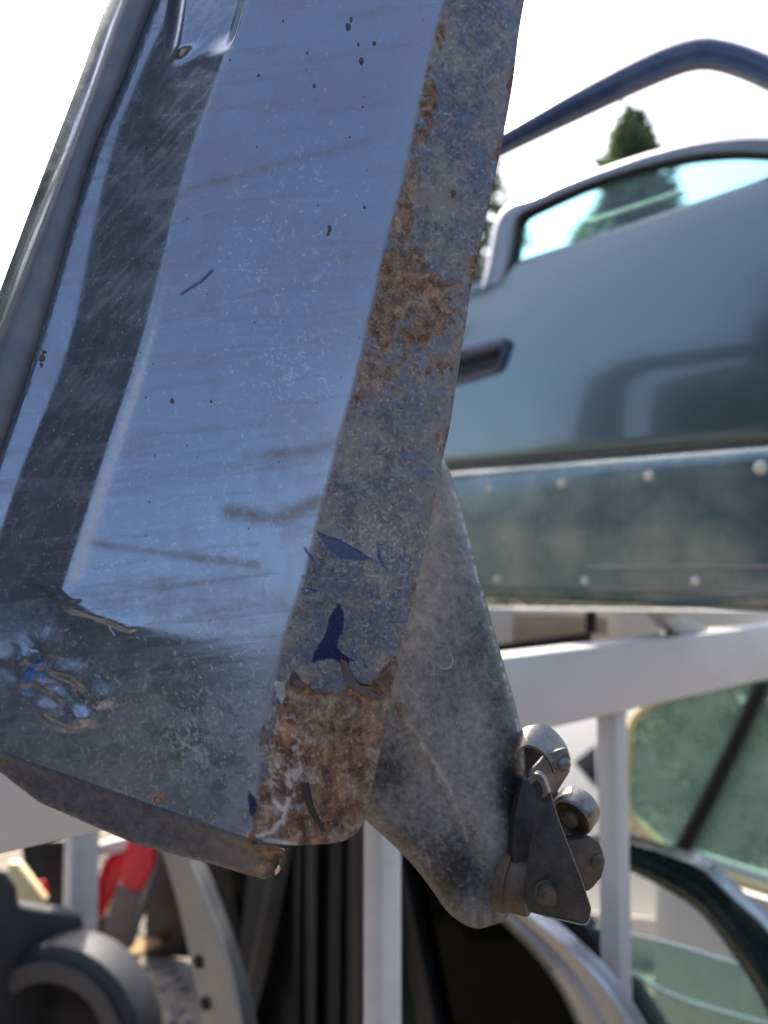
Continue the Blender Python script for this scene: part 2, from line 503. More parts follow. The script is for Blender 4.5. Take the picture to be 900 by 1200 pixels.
# ------------------------------------------------------------------ white steel rack
fb_a, fb_b = P(0, 660, .66), P(900, 660, 1.69)
RU = (fb_b - fb_a); RU.z = 0; RU.normalize()
RN = Vector((RU.y, -RU.x, 0))
if RN.dot(CAM - fb_a) < 0: RN = -RN
PL_FRONT = Plane(fb_a, RN)
rack = thing('steel_rack', 'white steel storage rack with a long beam running behind the blue door', 'rack', (PL_FRONT.at(447, 900).x, PL_FRONT.at(447, 900).y, 0))
def beam(name, pl, tl, bl, tr_, br, depth, mat, parent, bev=.003):
    F = [pl.at(*tl), pl.at(*tr_), pl.at(*br), pl.at(*bl)]
    B = [p - pl.n * depth for p in F]
    return build(name, F + B, [(0, 1, 2, 3), (7, 6, 5, 4), (0, 4, 5, 1), (1, 5, 6, 2), (2, 6, 7, 3), (3, 7, 4, 0)], mat, parent, bevel=bev)
ztop = PL_FRONT.at(590, 771).z; zbot = PL_FRONT.at(590, 867).z
a0 = fb_a - RU * .5; L = 2.6
c = a0 + RU * (L / 2) - RN * .03; c.z = (ztop + zbot) / 2
bx = box(c, L, .06, ztop - zbot, RU, RN)
build('front_beam', *bx, M['white'], rack, bevel=.004)
def post(px, w, back=0.0, top=None, mat='white', name='post'):
    p = PL_FRONT.at(px, 950) - RN * (.03 + back)
    zt = (zbot - .001) if top is None else top
    q = box(Vector((p.x, p.y, zt / 2)), w, w, zt, RU, RN)
    o = build(name, *q, M[mat], rack, bevel=.0035)
    ft = box(Vector((p.x, p.y, .004)), w * 2, w * 2, .008, RU, RN)
    build('foot_plate', *ft, M['white_grey'], o, bevel=.001)
post(468, .034, mat='white_grey')
post(738, .0366)
# angled steel gusset lying on the beam, and rear rail seen under the green door
PL_REAR = Plane(fb_a - RN * .75 , RN)
pl_b = vplane(560, 2.35, 900, 2.1)
MBx = MB(); MBx.add(*prism([(560, 712), (905, 716), (905, 742), (560, 757)], pl_b, -.05, 0))
MBx.build('rear_rail', M['cream'], rack, bevel=.003)
PLg = Plane(PL_FRONT.p - RN * .02, RN)
MBx = MB(); MBx.add(*prism([(772, 719), (797, 718), (836, 741), (800, 748)], PLg, -.03, .0))
MBx.build('gusset', M['white'], rack, bevel=.002)
rp = P(97, 950, 2.15)
q = box(Vector((rp.x, rp.y, .52)), .074, .06, 1.04, RU, RN); build('rear_post', *q, M['white_grey'], rack, bevel=.004)

# board and clutter glimpsed between the rear rail and the green door
pl_bb = vplane(560, 2.30, 900, 2.05)
bo = thing('brown_board', 'dusty brown board lying behind the beam under the green door', 'board', pl_bb.at(650, 740))
build('panel', *prism([(600, 719), (712, 722), (712, 744), (600, 752)], pl_bb, 0, .012), M['brown_board'], bo, bevel=.002)
pl_k = vplane(560, 2.0, 900, 1.8)
kp = thing('gap_strip', 'dark strip standing in for the gap behind the white beam', 'dark strip', pl_k.at(640, 760))  # black piece fills in the dark gap between beam and rail
build('strip', *prism([(560, 758), (693, 741), (693, 752), (560, 790)], pl_k, 0, .02), M['black'], kp, bevel=.003)
kq = thing('plastic_stub', 'small black upright cap beside the gusset under the green door', 'cap', pl_k.at(693, 733))
build('cap_body', *prism([(686, 717), (699, 717), (699, 741), (686, 742)], pl_k, .022, .05), M['black'], kq, bevel=.004)

# ------------------------------------------------------------------ teal green car door
PLD = vplane(600, 1.75, 900, 1.32)
gd = thing('green_car_door', 'teal green car door with glass window standing on the white rack', 'car door', PLD.at(720, 712))
XS = np.linspace(478, 1030, 70)
def ln(pts):
    p = np.array(pts, float); return lambda x: np.interp(x, p[:, 0], p[:, 1])
def cr(pts):
    q = resample(pts, 80); return lambda x: np.interp(x, q[:, 0], q[:, 1])
belt = cr([(440, 372), (540, 334), (598, 309), (688, 279), (816, 236), (900, 207), (1000, 172), (1040, 160)])
trim = ln([(478, 551), (525, 548), (900, 516), (1030, 504)])
bott = ln([(478, 700), (590, 704), (900, 717), (1030, 722)])
def rows_mesh(rows, pl, xs, thick=.03):
    V = []; F = []; n = len(xs)
    for yf, h in rows:
        for x in xs: V.append(pl.at(x, float(yf(x)), h))
    m = len(rows)
    for i in range(m - 1):
        for j in range(n - 1):
            F.append((i * n + j, i * n + j + 1, (i + 1) * n + j + 1, (i + 1) * n + j))
    # back skin and rim
    b0 = len(V)
    for i in (0, m - 1):
        for j in range(n): V.append(pl.at(xs[j], float(rows[i][0](xs[j])) + (9 if i == 0 else -6), -thick))
    for j in range(n - 1):
        F.append((j, j + 1, b0 + j + 1, b0 + j)); k = (m - 1) * n
        F.append((k + j, k + j + 1, b0 + n + j + 1, b0 + n + j))
    for j in range(n - 1): F.append((b0 + j, b0 + j + 1, b0 + n + j + 1, b0 + n + j))
    for j in (0, n - 1):
        F.append(tuple([i * n + j for i in range(m)] + [b0 + n + j, b0 + j]))
    return V, F
def between(f, a=0.0):
    return lambda x: (belt(x) + 14) * (1 - f) + (trim(x) - 5) * f
rows = [(belt, .0015), (lambda x: belt(x) + 3, .0045), (lambda x: belt(x) + 7, .007), (lambda x: belt(x) + 11, .009)]
for f in np.linspace(0, 1, 22):
    rows.append((between(f), .011 + .060 * (1 - (1 - f) ** 2.2)))
rows += [(lambda x: trim(x) - 3.5, .069), (lambda x: trim(x) - 2, .060)]
build('door_panel', *rows_mesh(rows, PLD, XS), M['teal'], gd, sharp=60)
lo = lambda d: (lambda x: trim(x) + d)
def low(f): return lambda x: (trim(x) + 26) * (1 - f) + (bott(x) - 8) * f
rows = [(lo(2.5), .058), (lo(3.5), .068), (lo(6), .077), (lo(11), .085), (lo(18), .090), (lo(26), .092)]
for f in np.linspace(.08, 1, 12): rows.append((low(f), .092 - .012 * f * f))
rows += [(lambda x: bott(x) - 3, .074), (bott, .062)]
build('sill_cladding', *rows_mesh(rows, PLD, XS), M['teal_low'], gd, sharp=60)
b = MB(); b.add(*band([(478, 548.4), (525, 545.4), (900, 513.4), (1030, 501.4)], [(478, 553), (525, 550), (900, 518), (1030, 506)], PLD, .004, .01, 20, h=.062))
b.build('trim_strip', M['trimline'], gd)
for (x, y, r, hh) in [(573, 574, .0085, .092), (658, 567, .0095, .092), (760, 558, .0105, .092), (891, 548, .0115, .092), (583, 679, .009, .084), (685, 681, .009, .084), (815, 681, .0095, .084)]:
    p = PLD.at(x, y, hh)
    pr = lathe(p - PLD.n * .004, p + PLD.n * .006, [(0, r), (.4, r), (.7, r * .8), (.9, r * .5), (1, r * .15)], 20)
    build('plug', *pr, M['plug'], gd)
# raised pale lines standing in for reflections on the lower cladding
b = MB()
b.add(*band([(690, 662), (1030, 661)], [(690, 667), (1030, 666)], PLD, .003, .01, 8, h=.086, smooth=False))
b.add(*band([(690, 688), (1030, 690)], [(690, 692), (1030, 694)], PLD, .003, .01, 8, h=.083, smooth=False))
b.build('reflection_lines', M['silver'], gd)
# handle: black bezel, grey pull
hb = MB(); hb.add(*prism([(512, 416), (586, 396), (592, 401), (590, 424), (580, 437), (512, 453)], PLD, .03, .064, 40))
hd = hb.build('door_handle', M['navy'], gd, bevel=.002)
build('handle_recess', *prism([(512, 423), (579, 404), (583, 408), (582, 422), (575, 431), (512, 446)], PLD, .0635, .0655, 40), M['black'], hd)
hp = MB(); hp.add(*prism([(515, 424), (578, 406), (581, 410), (579, 416), (515, 432)], PLD, .062, .073, 40))
hp.build('handle_pull', M['blackrub'], hd, bevel=.003)
# window frame
fo = [(562, 338), (570, 312), (580, 262), (594, 241), (620, 231), (700, 199), (780, 173), (844, 161), (900, 159), (960, 166), (1030, 190)]
fi = [(590, 330), (598, 308), (606, 262), (612, 252), (626, 244), (700, 212), (780, 189), (844, 180), (900, 181), (960, 188), (1030, 212)]
b = MB(); b.add(*band(fo, fi, PLD, .016, .03, 60)); b.build('window_frame', M['lavender'], gd)
si = [(594, 330), (602, 309), (609.5, 265), (615, 255), (628, 248), (700, 216), (780, 193), (844, 184), (900, 185), (960, 192), (1030, 216)]
b = MB(); b.add(*band(fi, si, PLD, .004, .02, 60, h=-.008)); b.build('window_seal', M['blackrub'], gd)
gl = [(600, 318), (607, 265), (614, 254), (628, 247), (700, 215), (780, 192), (844, 183), (900, 184), (960, 191), (1028, 215), (1028, 172), ]
gp = [(598, 320), (607, 265), (614, 254), (628, 247), (700, 215), (780, 192), (844, 183), (900, 184), (960, 191), (1000, 200), (1000, 180), (900, 215), (816, 244), (688, 287)]
gp = [(598, 325), (607, 265), (614, 254), (628, 247), (700, 215), (780, 192), (844, 183), (900, 184), (915, 186), (915, 212), (816, 244), (688, 287)]
build('window_glass', *prism(gp, PLD, -.016, -.012), M['g_cyan'], gd, sharp=20)
b = MB(); b.add(*band([(690, 258), (745, 240), (800, 222)], [(690, 262), (745, 244), (800, 226)], PLD, .002, .004, 10, h=-.06)); b.build('inner_strip', M['amber'], gd)  # thin pale strip behind the glass

# dark door on the rack opposite, facing the teal door and mirrored in its paint
class Mirror:
    def __init__(s, pl, by, off):
        s.pl = pl; s.n0 = by.n; s.p0 = by.p + by.n * off; s.n = pl.n - s.n0 * (2 * pl.n.dot(s.n0))
    def at(s, px, py, h=0.0):
        q = s.pl.at(px, py, h); return q - s.n0 * (2 * (q - s.p0).dot(s.n0))
PLO = Mirror(vplane(700, 3.3, 900, 3.0), PLD, .06)
od = thing('opposite_door', 'dark door on the opposite rack mirrored in the teal paint', 'car door', PLO.at(800, 620))
build('window_frame', *band([(676, 600), (678, 470), (690, 425), (720, 405), (800, 392), (960, 368), (1100, 350)], [(735, 600), (728, 480), (734, 450), (752, 438), (810, 428), (960, 402), (1100, 386)], PLO, .03, .03, 40), M['black'], od)
build('inner_panel', *prism([(765, 600), (762, 478), (800, 460), (920, 425), (1100, 415), (1100, 600)], PLO, -.03, .02), M['darkgreen'], od, bevel=.01)
build('door_panel', *prism([(640, 600), (1100, 600), (1100, 760), (640, 760)], PLO, -.06, .03), M['silver_dull'], od, bevel=.01)
build('grab_rail', *band([(840, 500), (850, 470), (890, 458), (1000, 452)], [(848, 500), (857, 477), (892, 466), (1000, 460)], PLO, .03, -.02, 20), M['white'], od)

od.location.z += .34

# ------------------------------------------------------------------ navy door frame above the green door
PLH = vplane(600, 2.35, 900, 2.0)
nd_ = thing('navy_door', 'dark navy door frame with empty window arching above the green door', 'car door', PLH.at(720, 690))
ho = [(505, 560), (478, 330), (500, 205), (530, 183), (590, 152), (680, 101), (764, 59), (816, 43), (852, 46), (900, 62), (980, 100), (1060, 180), (1090, 330)]
hi = [(530, 560), (508, 335), (522, 226), (550, 199), (590, 177), (682, 133), (766, 94), (816, 77), (854, 83), (897, 101), (960, 134), (1025, 198), (1055, 335)]
b = MB(); b.add(*band(ho, hi, PLH, .02, .03, 80, prof=[(0, 0), (.05, .5), (.12, .9), (.3, 1), (.55, .95), (.62, .6), (.93, .5), (1, .1)]))
b.build('window_frame', M['navy'], nd_)
build('door_panel', *prism([(505, 400), (1080, 330), (1060, 640), (520, 660)], PLH, -.05, .01), M['navy'], nd_, bevel=.006)

# ------------------------------------------------------------------ doors standing under the beam
def ground_door(pl, x0, x1, ytop, name, label, mat):
    t = thing(name, label, 'car door', pl.at((x0 + x1) / 2, ytop))
    t.location.z = 0
    return t
def door_base(pl, x0, x1, ytop, mat, t, th=.05):
    a = pl.at(x0, ytop); b_ = pl.at(x1, ytop)
    F = [a, b_, Vector((b_.x, b_.y, .01)), Vector((a.x, a.y, .01))]
    B = [p - pl.n * th for p in F]
    build('door_panel', F + B, [(0, 1, 2, 3), (7, 6, 5, 4), (0, 4, 5, 1), (1, 5, 6, 2), (2, 6, 7, 3), (3, 7, 4, 0)], mat, t, bevel=.008)

# silver-framed door with dark window
PLA = vplane(470, 1.42, 740, 1.20)
da = ground_door(PLA, 480, 800, 1240, 'silver_framed_door', 'car door with curved silver window frame below the roller bracket', None)
so = [(455, 860), (500, 955), (560, 1010), (612, 1062), (665, 1105), (710, 1150), (745, 1200), (775, 1260)]
sm = [(450, 880), (492, 975), (545, 1030), (585, 1078), (622, 1115), (652, 1155), (675, 1200), (695, 1260)]
b = MB(); b.add(*band(so, sm, PLA, .02, .03, 50, prof=[(0, 0), (.05, .6), (.14, .95), (.3, .9), (.5, .7), (.55, .85), (.75, 1), (.92, .7), (1, 0)])); b.build('window_frame', M['silver'], da)
lo_ = [(470, 985), (486, 1060), (500, 1130), (514, 1200), (526, 1260)]
li = [(452, 985), (468, 1060), (478, 1130), (490, 1200), (500, 1260)]
b = MB(); b.add(*band(lo_, li, PLA, .014, .03, 20)); b.build('window_pillar', M['black'], da)
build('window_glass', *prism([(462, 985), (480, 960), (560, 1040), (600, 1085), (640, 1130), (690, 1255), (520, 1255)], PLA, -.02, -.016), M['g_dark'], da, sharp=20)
door_base(PLA, 470, 810, 1250, M['darkgreen'], da)

# dark green door with lowered glass
PLB = vplane(690, 1.62, 900, 1.34)
db = ground_door(PLB, 690, 960, 1300, 'dark_green_door', 'dark green door with arched window frame and half lowered pale glass', None)
bo_ = [(560, 1040), (610, 1000), (690, 978), (740, 985), (800, 1004), (828, 1018), (862, 1050), (900, 1085), (940, 1140), (980, 1230)]
bi = [(590, 1060), (630, 1025), (700, 1012), (740, 1022), (790, 1048), (822, 1072), (852, 1110), (882, 1155), (900, 1190), (925, 1245)]
b = MB(); b.add(*band(bo_, bi, PLB, .02, .03, 60, prof=[(0, 0), (.04, .7), (.1, 1), (.3, .95), (.36, .35), (.48, .35), (.54, .8), (.7, .9), (.9, .7), (1, 0)])); b.build('window_frame', M['darkgreen'], db)
bl_o = [(676, 1070), (705, 1105), (738, 1150), (772, 1205), (800, 1260)]
bl_i = [(640, 1075), (665, 1110), (698, 1155), (728, 1205), (750, 1260)]
b = MB(); b.add(*band(bl_o, bl_i, PLB, .02, .03, 24)); b.build('window_pillar', M['black'], db)
build('window_glass', *prism([(660, 1078), (690, 1085), (780, 1104), (866, 1131), (905, 1200), (925, 1262), (780, 1262), (720, 1150)], PLB, -.018, -.014), M['g_light'], db, sharp=20)
b = MB(); b.add(*band([(668, 1080), (690, 1084.5), (780, 1103.5), (868, 1130.5)], [(668, 1082.5), (690, 1087.5), (780, 1106.5), (868, 1133.5)], PLB, .001, .005, 14, h=-.014)); b.build('glass_edge', M['glassedge'], db)
b = MB(); b.add(*band([(735, 1135), (780, 1162), (830, 1180), (905, 1200)], [(735, 1139), (780, 1166), (830, 1184), (905, 1205)], PLB, .004, .006, 14, h=-.012)); b.build('belt_seal', M['glassedge'], db)
door_base(PLB, 700, 985, 1262, M['darkgreen'], db)

# door with a green window and dividing bar, farther back
PLC = vplane(735, 2.35, 900, 2.05)
dc = ground_door(PLC, 735, 960, 1180, 'green_glass_door', 'door with large green tinted window split by a dark dividing bar', None)
co = [(1010, 770), (900, 778), (800, 800), (742, 835), (731, 880), (729, 950), (748, 978), (790, 1012), (850, 1034), (930, 1060), (1010, 1085)]
ci = [(1010, 780), (900, 790), (805, 810), (749, 842), (739, 882), (738, 944), (756, 970), (795, 1002), (850, 1022), (930, 1046), (1010, 1070)]
b = MB(); b.add(*band(co, ci, PLC, .008, .02, 70)); b.build('window_frame', M['amber'], dc)
gc = [(1010, 776), (900, 784), (800, 806), (746, 838), (735, 882), (734, 946), (752, 974), (793, 1006), (850, 1028), (930, 1052), (1010, 1076)]
build('window_glass', *prism(gc, PLC, -.014, -.010), M['g_green'], dc, sharp=20)
b = MB(); b.add(*band([(883, 800), (836, 900), (781, 1008)], [(903, 800), (857, 900), (801, 1012)], PLC, .014, .02, 16)); b.build('dividing_bar', M['black'], dc)
b = MB(); b.add(*band([(797, 990), (850, 1008), (1010, 1058)], [(797, 1002), (850, 1021), (1010, 1070)], PLC, .004, .008, 12, h=-.008)); b.build('lower_seal', M['glassedge'], dc)
build('door_panel', *prism([(770, 998), (800, 1020), (850, 1038), (930, 1064), (1010, 1088), (1010, 1330), (760, 1330)], PLC, -.04, -.016), M['cream'], dc, bevel=.006)
door_base(PLC, 760, 1010, 1326, M['cream'], dc)

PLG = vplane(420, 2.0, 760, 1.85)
dg = ground_door(PLG, 440, 760, 1240, 'dark_backing_panel', 'dark panel added behind the silver window frame for its shaded interior', None)
build('door_panel', *prism([(424, 930), (560, 950), (645, 1062), (706, 1150), (780, 1262), (424, 1262)], PLG, -.05, 0), M['shade_green'], dg, bevel=.006)  # added dark panel, gives the window opening its shaded interior
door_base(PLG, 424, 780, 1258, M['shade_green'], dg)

def shrub():  # added foliage behind the pane, stands in for mirrored trees
    r = random.Random(21); c0 = P(862, 890, 2.72)
    t = thing('shrub', 'leafy green shrub added in place of trees mirrored in the green window', 'shrub', (c0.x, c0.y, 0))
    for k in range(5):
        q = lathe((c0.x + .03 * k - .06, c0.y + .02 * (k % 2), 0), (c0.x + .16 * k - .34, c0.y + .05 * (k % 3), c0.z + .1), [(0, .012), (1, .004)], 8)
        build('stem', *q, M['bark'], t)
    V = []; F = []
    for i in range(5200):
        u = Vector((r.gauss(0, 1), r.gauss(0, 1), r.gauss(0, 1))).normalized() * r.random() ** .4
        c = c0 + Vector((u.x * .40, u.y * .14, u.z * .40 + .06 * math.sin(u.x * 9)))
        s = r.uniform(.012, .03)
        e = Vector((r.gauss(0, 1), r.gauss(0, 1), r.gauss(0, 1))).normalized(); g = e.orthogonal().normalized()
        b0 = len(V); V += [c - e * s, c + g * s * .5, c + e * s, c - g * s * .5]; F.append((b0, b0 + 1, b0 + 2, b0 + 3))
    build('crown', V, F, M['leaf2'], t, sharp=None)
shrub()

# cream van body behind everything at lower right
vA = P(560, 900, 3.3); vB = P(1150, 900, 2.75)
PLV = vplane(560, 3.3, 1150, 2.75, math.radians(36))
PLV = Plane(P(750, 1010, 3.0), PLV.n)
cv = thing('cream_vehicle', 'cream painted vehicle body standing behind the doors at lower right', 'vehicle', (PLV.at(760, 1000).x, PLV.at(760, 1000).y, 0))
pv = MB(); pv.add(*prism([(520, 812), (1200, 800), (1230, 1190), (500, 1190)], PLV, -.05, 0)); pv.build('bonnet', M['cream'], cv, bevel=.01)
p0 = PLV.at(500, 1190, -.02); p1 = PLV.at(1230, 1190, -.02)
F = [p0, p1, Vector((p1.x, p1.y, .15)), Vector((p0.x, p0.y, .15))]; B = [p + Vector((0, .05, -.03)) for p in F]
build('front_panel', F + B, [(0, 1, 2, 3), (7, 6, 5, 4), (0, 4, 5, 1), (1, 5, 6, 2), (2, 6, 7, 3), (3, 7, 4, 0)], M['cream'], cv, bevel=.02)
build('dark_gap', *prism([(672, 893), (698, 872), (700, 925)], PLV, -.01, .004), M['black'], cv, bevel=.004)  # black triangle standing in for a dark gap between panels

# black door left of the grey post
PLE = vplane(240, 1.75, 425, 1.42)
de = ground_door(PLE, 280, 430, 1240, 'black_car_door', 'black car door edge with upright rubber seals left of the grey post', None)
b = MB(); b.add(*band([(322, 975), (312, 1040), (296, 1120), (279, 1205), (268, 1262)], [(352, 975), (338, 1040), (322, 1120), (300, 1205), (290, 1262)], PLE, .02, .03, 20)); b.build('window_pillar', M['black'], de)
for (xa, xb, tt, mt) in [(342, 352, .016, 'blackrub'), (355, 372, .026, 'black'), (380, 400, .012, 'blackrub'), (404, 428, .022, 'black')]:
    b = MB(); b.add(*band([(xa + 3, 930), (xa + 1, 1060), (xa, 1262)], [(xb + 4, 930), (xb + 2, 1060), (xb, 1262)], PLE, tt, .03, 16)); b.build('seal', M[mt], de)
build('door_panel', *prism([(300, 930), (436, 930), (436, 1262), (262, 1262)], PLE, -.05, -.028), M['black'], de, bevel=.004)
door_base(PLE, 255, 470, 1255, M['black'], de)

# silver-grey curved pillar at the left
PLS = vplane(185, 1.62, 300, 1.5)
ds = ground_door(PLS, 210, 300, 1240, 'grey_door_pillar', 'dull grey curved door pillar with dark holes beside the red lamp', None)
b = MB(); b.add(*band([(208, 930), (215, 985), (238, 1040), (264, 1110), (284, 1180), (296, 1262)], [(170, 930), (186, 985), (206, 1050), (222, 1120), (238, 1200), (244, 1262)], PLS, .016, .03, 30, prof=[(0, 0), (.05, .8), (.12, 1), (.6, .85), (.66, .3), (.95, .2), (1, 0)]))
b.build('pillar', M['silver_dull'], ds)
for x, y in ((233, 1127), (241, 1176)):
    p = PLS.at(x, y, .0045)
    build('hole_disc', *lathe(p, p + PLS.n * .004, [(0, .012), (.7, .012), (1, .009)], 20), M['blackrub'], ds)  # black disc stands in for the dark inside of an open hole
door_base(PLS, 232, 310, 1250, M['silver_dull'], ds)

# dark door far behind at left
PLF = vplane(100, 3.0, 330, 2.6)
df = ground_door(PLF, 170, 330, 1090, 'dark_car_door', 'dark car door in shade behind the grey curved pillar', None)
build('door_panel', *prism([(176, 900), (420, 900), (420, 1180), (262, 1180), (236, 1124), (168, 1120)], PLF, -.05, 0), M['black'], df, bevel=.006)  # lower edge extended to stand in for shadow on the ground
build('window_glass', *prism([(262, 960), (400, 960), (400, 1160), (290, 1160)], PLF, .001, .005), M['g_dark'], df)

# ------------------------------------------------------------------ clutter at lower left
wp = P(72, 1222, 1.86); wax = Vector((-.20, -1, .10)).normalized()
wh = thing('tyre', 'dusty black tyre standing on the gravel at lower left', 'tyre', (wp.x, wp.y, 0))
R = wp.z - .004
pr = [(0, R * .72), (.02, R * .80), (.06, R * .92), (.14, R * .975), (.25, R * .99), (.5, R), (.75, R * .99), (.86, R * .975), (.94, R * .92), (.98, R * .8), (1, R * .72), (.93, R * .66), (.5, R * .64), (.07, R * .66), (0, R * .72)]
def ring(p0, p1, prof, seg=56):
    v, f = lathe(p0, p1, prof, seg); return v, f[:-2]
build('tread', *ring(wp - wax * .085, wp + wax * .06, pr), M['tyre'], wh)
pr2 = [(0, R * .70), (.4, R * .82), (1, R * .86), (1, R * .78), (.5, R * .66), (0, R * .70)]
build('sidewall', *ring(wp + wax * .052, wp + wax * .066, pr2), M['tyre_side'], wh)
build('hub', *lathe(wp - wax * .05, wp - wax * .01, [(0, R * .655), (.6, R * .655), (.8, R * .4), (1, R * .2)], 40), M['black'], wh)
PLQ = vplane(0, 1.75, 100, 1.9)
bk = thing('black_bumper_piece', 'dark plastic bumper piece wedged behind the tyre', 'bumper', PLQ.at(40, 1090))
build('shell', *prism([(-60, 1020), (8, 1020), (22, 1040), (24, 1062), (60, 1068), (98, 1072), (101, 1088), (92, 1100), (108, 1124), (120, 1165), (60, 1300), (-60, 1300)], PLQ, -.20, -.12), M['tyre'], bk, bevel=.012)
PLY = vplane(0, 2.2, 100, 2.2)
yp = thing('yellow_plastic_piece', 'pale yellow plastic piece poking up beside the white post', 'plastic piece', PLY.at(30, 1050))
build('piece', *prism([(8, 1012), (20, 1011), (34, 1030), (53, 1056), (40, 1066), (16, 1080), (6, 1050)], PLY, -.03, 0), M['amber'], yp, bevel=.006)
PLW = vplane(0, 2.5, 100, 2.5)
dk = thing('plastic_sheet', 'upright black panel between the rear post and the yellow piece', 'panel', PLW.at(60, 1080))
build('sheet', *prism([(24, 985), (100, 985), (100, 1140), (40, 1140)], PLW, -.16, -.14), M['black'], dk, bevel=.003)
dr = thing('red_scrap', 'small red plastic scrap glimpsed beside the yellow piece', 'plastic scrap', PLW.at(48, 1046))
build('piece', *prism([(36, 1036), (50, 1033), (55, 1052), (48, 1064), (38, 1058)], PLW, -.02, 0), M['red'], dr, bevel=.003)

def tail_lamp(pl, lens, house, edge, label):
    t = thing('tail_lamp', label, 'tail lamp', pl.at(*house[0]), 'tail lamps leaning behind the post')
    build('lens', *prism(lens, pl, 0, .05), M['red'], t, bevel=.010)
    build('housing', *prism(house, pl, -.02, .04), M['brown'], t, bevel=.010)
    if edge: build('clear_edge', *prism(edge, pl, -.02, .03), M['silver_dull'], t, bevel=.004)
PLR = vplane(100, 2.62, 200, 2.55)
tail_lamp(PLR, [(149, 982), (158, 976), (176, 977), (182, 985), (180, 1012), (172, 1030), (164, 1047), (150, 1044), (137, 1034), (143, 1005)],
          [(138, 1033), (150, 1043), (164, 1046), (158, 1075), (146, 1116), (118, 1116), (122, 1080)],
          [(181, 984), (188, 988), (184, 1012), (172, 1045), (158, 1085), (148, 1117), (145, 1114), (163, 1047), (178, 1012)],
          'red tail lamp with brown lower half leaning beside the grey curved pillar')
PLR2 = vplane(100, 2.78, 200, 2.72)
tail_lamp(PLR2, [(122, 1006), (138, 998), (146, 1002), (136, 1040), (118, 1078), (112, 1076), (113, 1030)],
          [(112, 1074), (119, 1078), (122, 1122), (110, 1122)], None, 'red tail lamp partly hidden behind the white rear post')
PLT = vplane(100, 2.7, 200, 2.65)
wt = thing('white_plastic_tray', 'white plastic tray edge above the red tail lamps', 'tray', PLT.at(130, 992))
build('tray', *prism([(108, 992), (150, 981), (150, 996), (138, 1000), (110, 1006)], PLT, -.06, -.01), M['white'], wt, bevel=.003)
cp = P(168, 1108, 2.66)
cb = thing('cardboard_scrap', 'torn tan cardboard scrap lying on the gravel', 'cardboard', (cp.x, cp.y, .01))
build('sheet', *prism([(146, 1112), (160, 1100), (184, 1099), (190, 1104), (160, 1118)], Plane(Vector((cp.x, cp.y, .035)), (0, -.3, 1)), 0, .01), M['card'], cb)

# ------------------------------------------------------------------ the blue door
VD = (RT * .20 + UP * .945 + FW * .25).normalized()           # long direction, leaning back
UD = (RT * 1.0 - UP * .25 + FW * .05)
UD = (UD - VD * UD.dot(VD)).normalized()
PLX = Plane(P(400, 700, .455), UD.cross(VD))
SIL = [(-260, 225), (0, 126), (100, 90), (200, 52), (340, 0), (400, -22), (600, -95), (1000, -240)]
BDL = [(-260, 250), (0, 148), (100, 112), (200, 76), (400, 2), (490, -30), (600, -72), (1000, -225)]
GRV = [(-260, 287), (0, 183), (100, 143), (200, 103), (400, 47), (530, 2), (600, -22), (1000, -165)]
STR = [(-260, 310), (0, 204), (100, 163), (200, 126), (400, 81), (530, 34), (610, 6), (1000, -130)]
CRE = [(-260, 385), (0, 290), (100, 253), (200, 218), (400, 168), (550, 119), (690, 75), (1000, -25)]
BND = [(-260, 582), (0, 519), (104, 494), (208, 471), (312, 444), (417, 421), (480, 405), (600, 374), (670, 357), (760, 329), (850, 310), (975, 293), (1060, 284)]
EDG = [(-260, 670), (0, 615), (104, 600), (208, 580), (312, 557), (417, 540), (500, 527), (537, 519), (670, 492), (770, 467), (860, 450), (950, 430), (1060, 408)]
def xl(l):
    q = resample([(a, b) for a, b in l], 200); return lambda y: np.interp(y, q[:, 0], q[:, 1])
LN = [xl(l) for l in (SIL, BDL, GRV, STR, CRE, BND, EDG)]
def sstep(a, b, x):
    t = np.clip((x - a) / (b - a), 0, 1); return t * t * (3 - 2 * t)
def bline(x):      # lower crease of the pressed panel
    return np.interp(x, [-240, 0, 75, 110, 160, 240, 330, 600], [560, 650, 690, 722, 741, 757, 770, 790])
def h_base(x, y):
    """relief of the door skin in metres at layout point (x, y), arrays of equal shape"""
    s, bl, gr, st, ce, bn, ed = [f(y) for f in LN]
    H = np.zeros_like(x)
    acc = 0
    for off, w in ((-7, .08), (-4, .18), (-1.5, .24), (1.5, .24), (4, .18), (7, .08)):
        xx = x + off
        k = 1.0 - sstep(640, 860, y) * .85
        hb_, hg, hs, hc = -.044 * k, -.0315 * k, -.0280 * k, 0.0
        h = np.where(xx >= bn, -.013 * np.clip((xx - bn) / np.maximum(ed - bn, 1), 0, 1.2),
            np.where(xx >= ce, .0035 * np.sin(np.pi * np.clip((xx - ce) / np.maximum(bn - ce, 1), 0, 1)),
            np.where(xx >= st, hs + (hc - hs) * np.clip((xx - st) / np.maximum(ce - st, 1), 0, 1),
            np.where(xx >= gr, hg + (hs - hg) * np.clip((xx - gr) / np.maximum(st - gr, 1), 0, 1),
            np.where(xx >= bl, hg - .002, hg - .002 - .030 * np.clip((bl - xx) / np.maximum(bl - s, 1), 0, 1.5) ** 1.6)))))
        acc = acc + w * h
    H = acc
    d = (y - bline(x))
    fade = 1 - sstep(-150, 8, x - bn) * .85
    dd = np.maximum(0, (d + np.sqrt(d * d + 60 + 700 * sstep(110, 300, x))) / 2) * fade
    H = H - dd * .00049 * .15
    return H
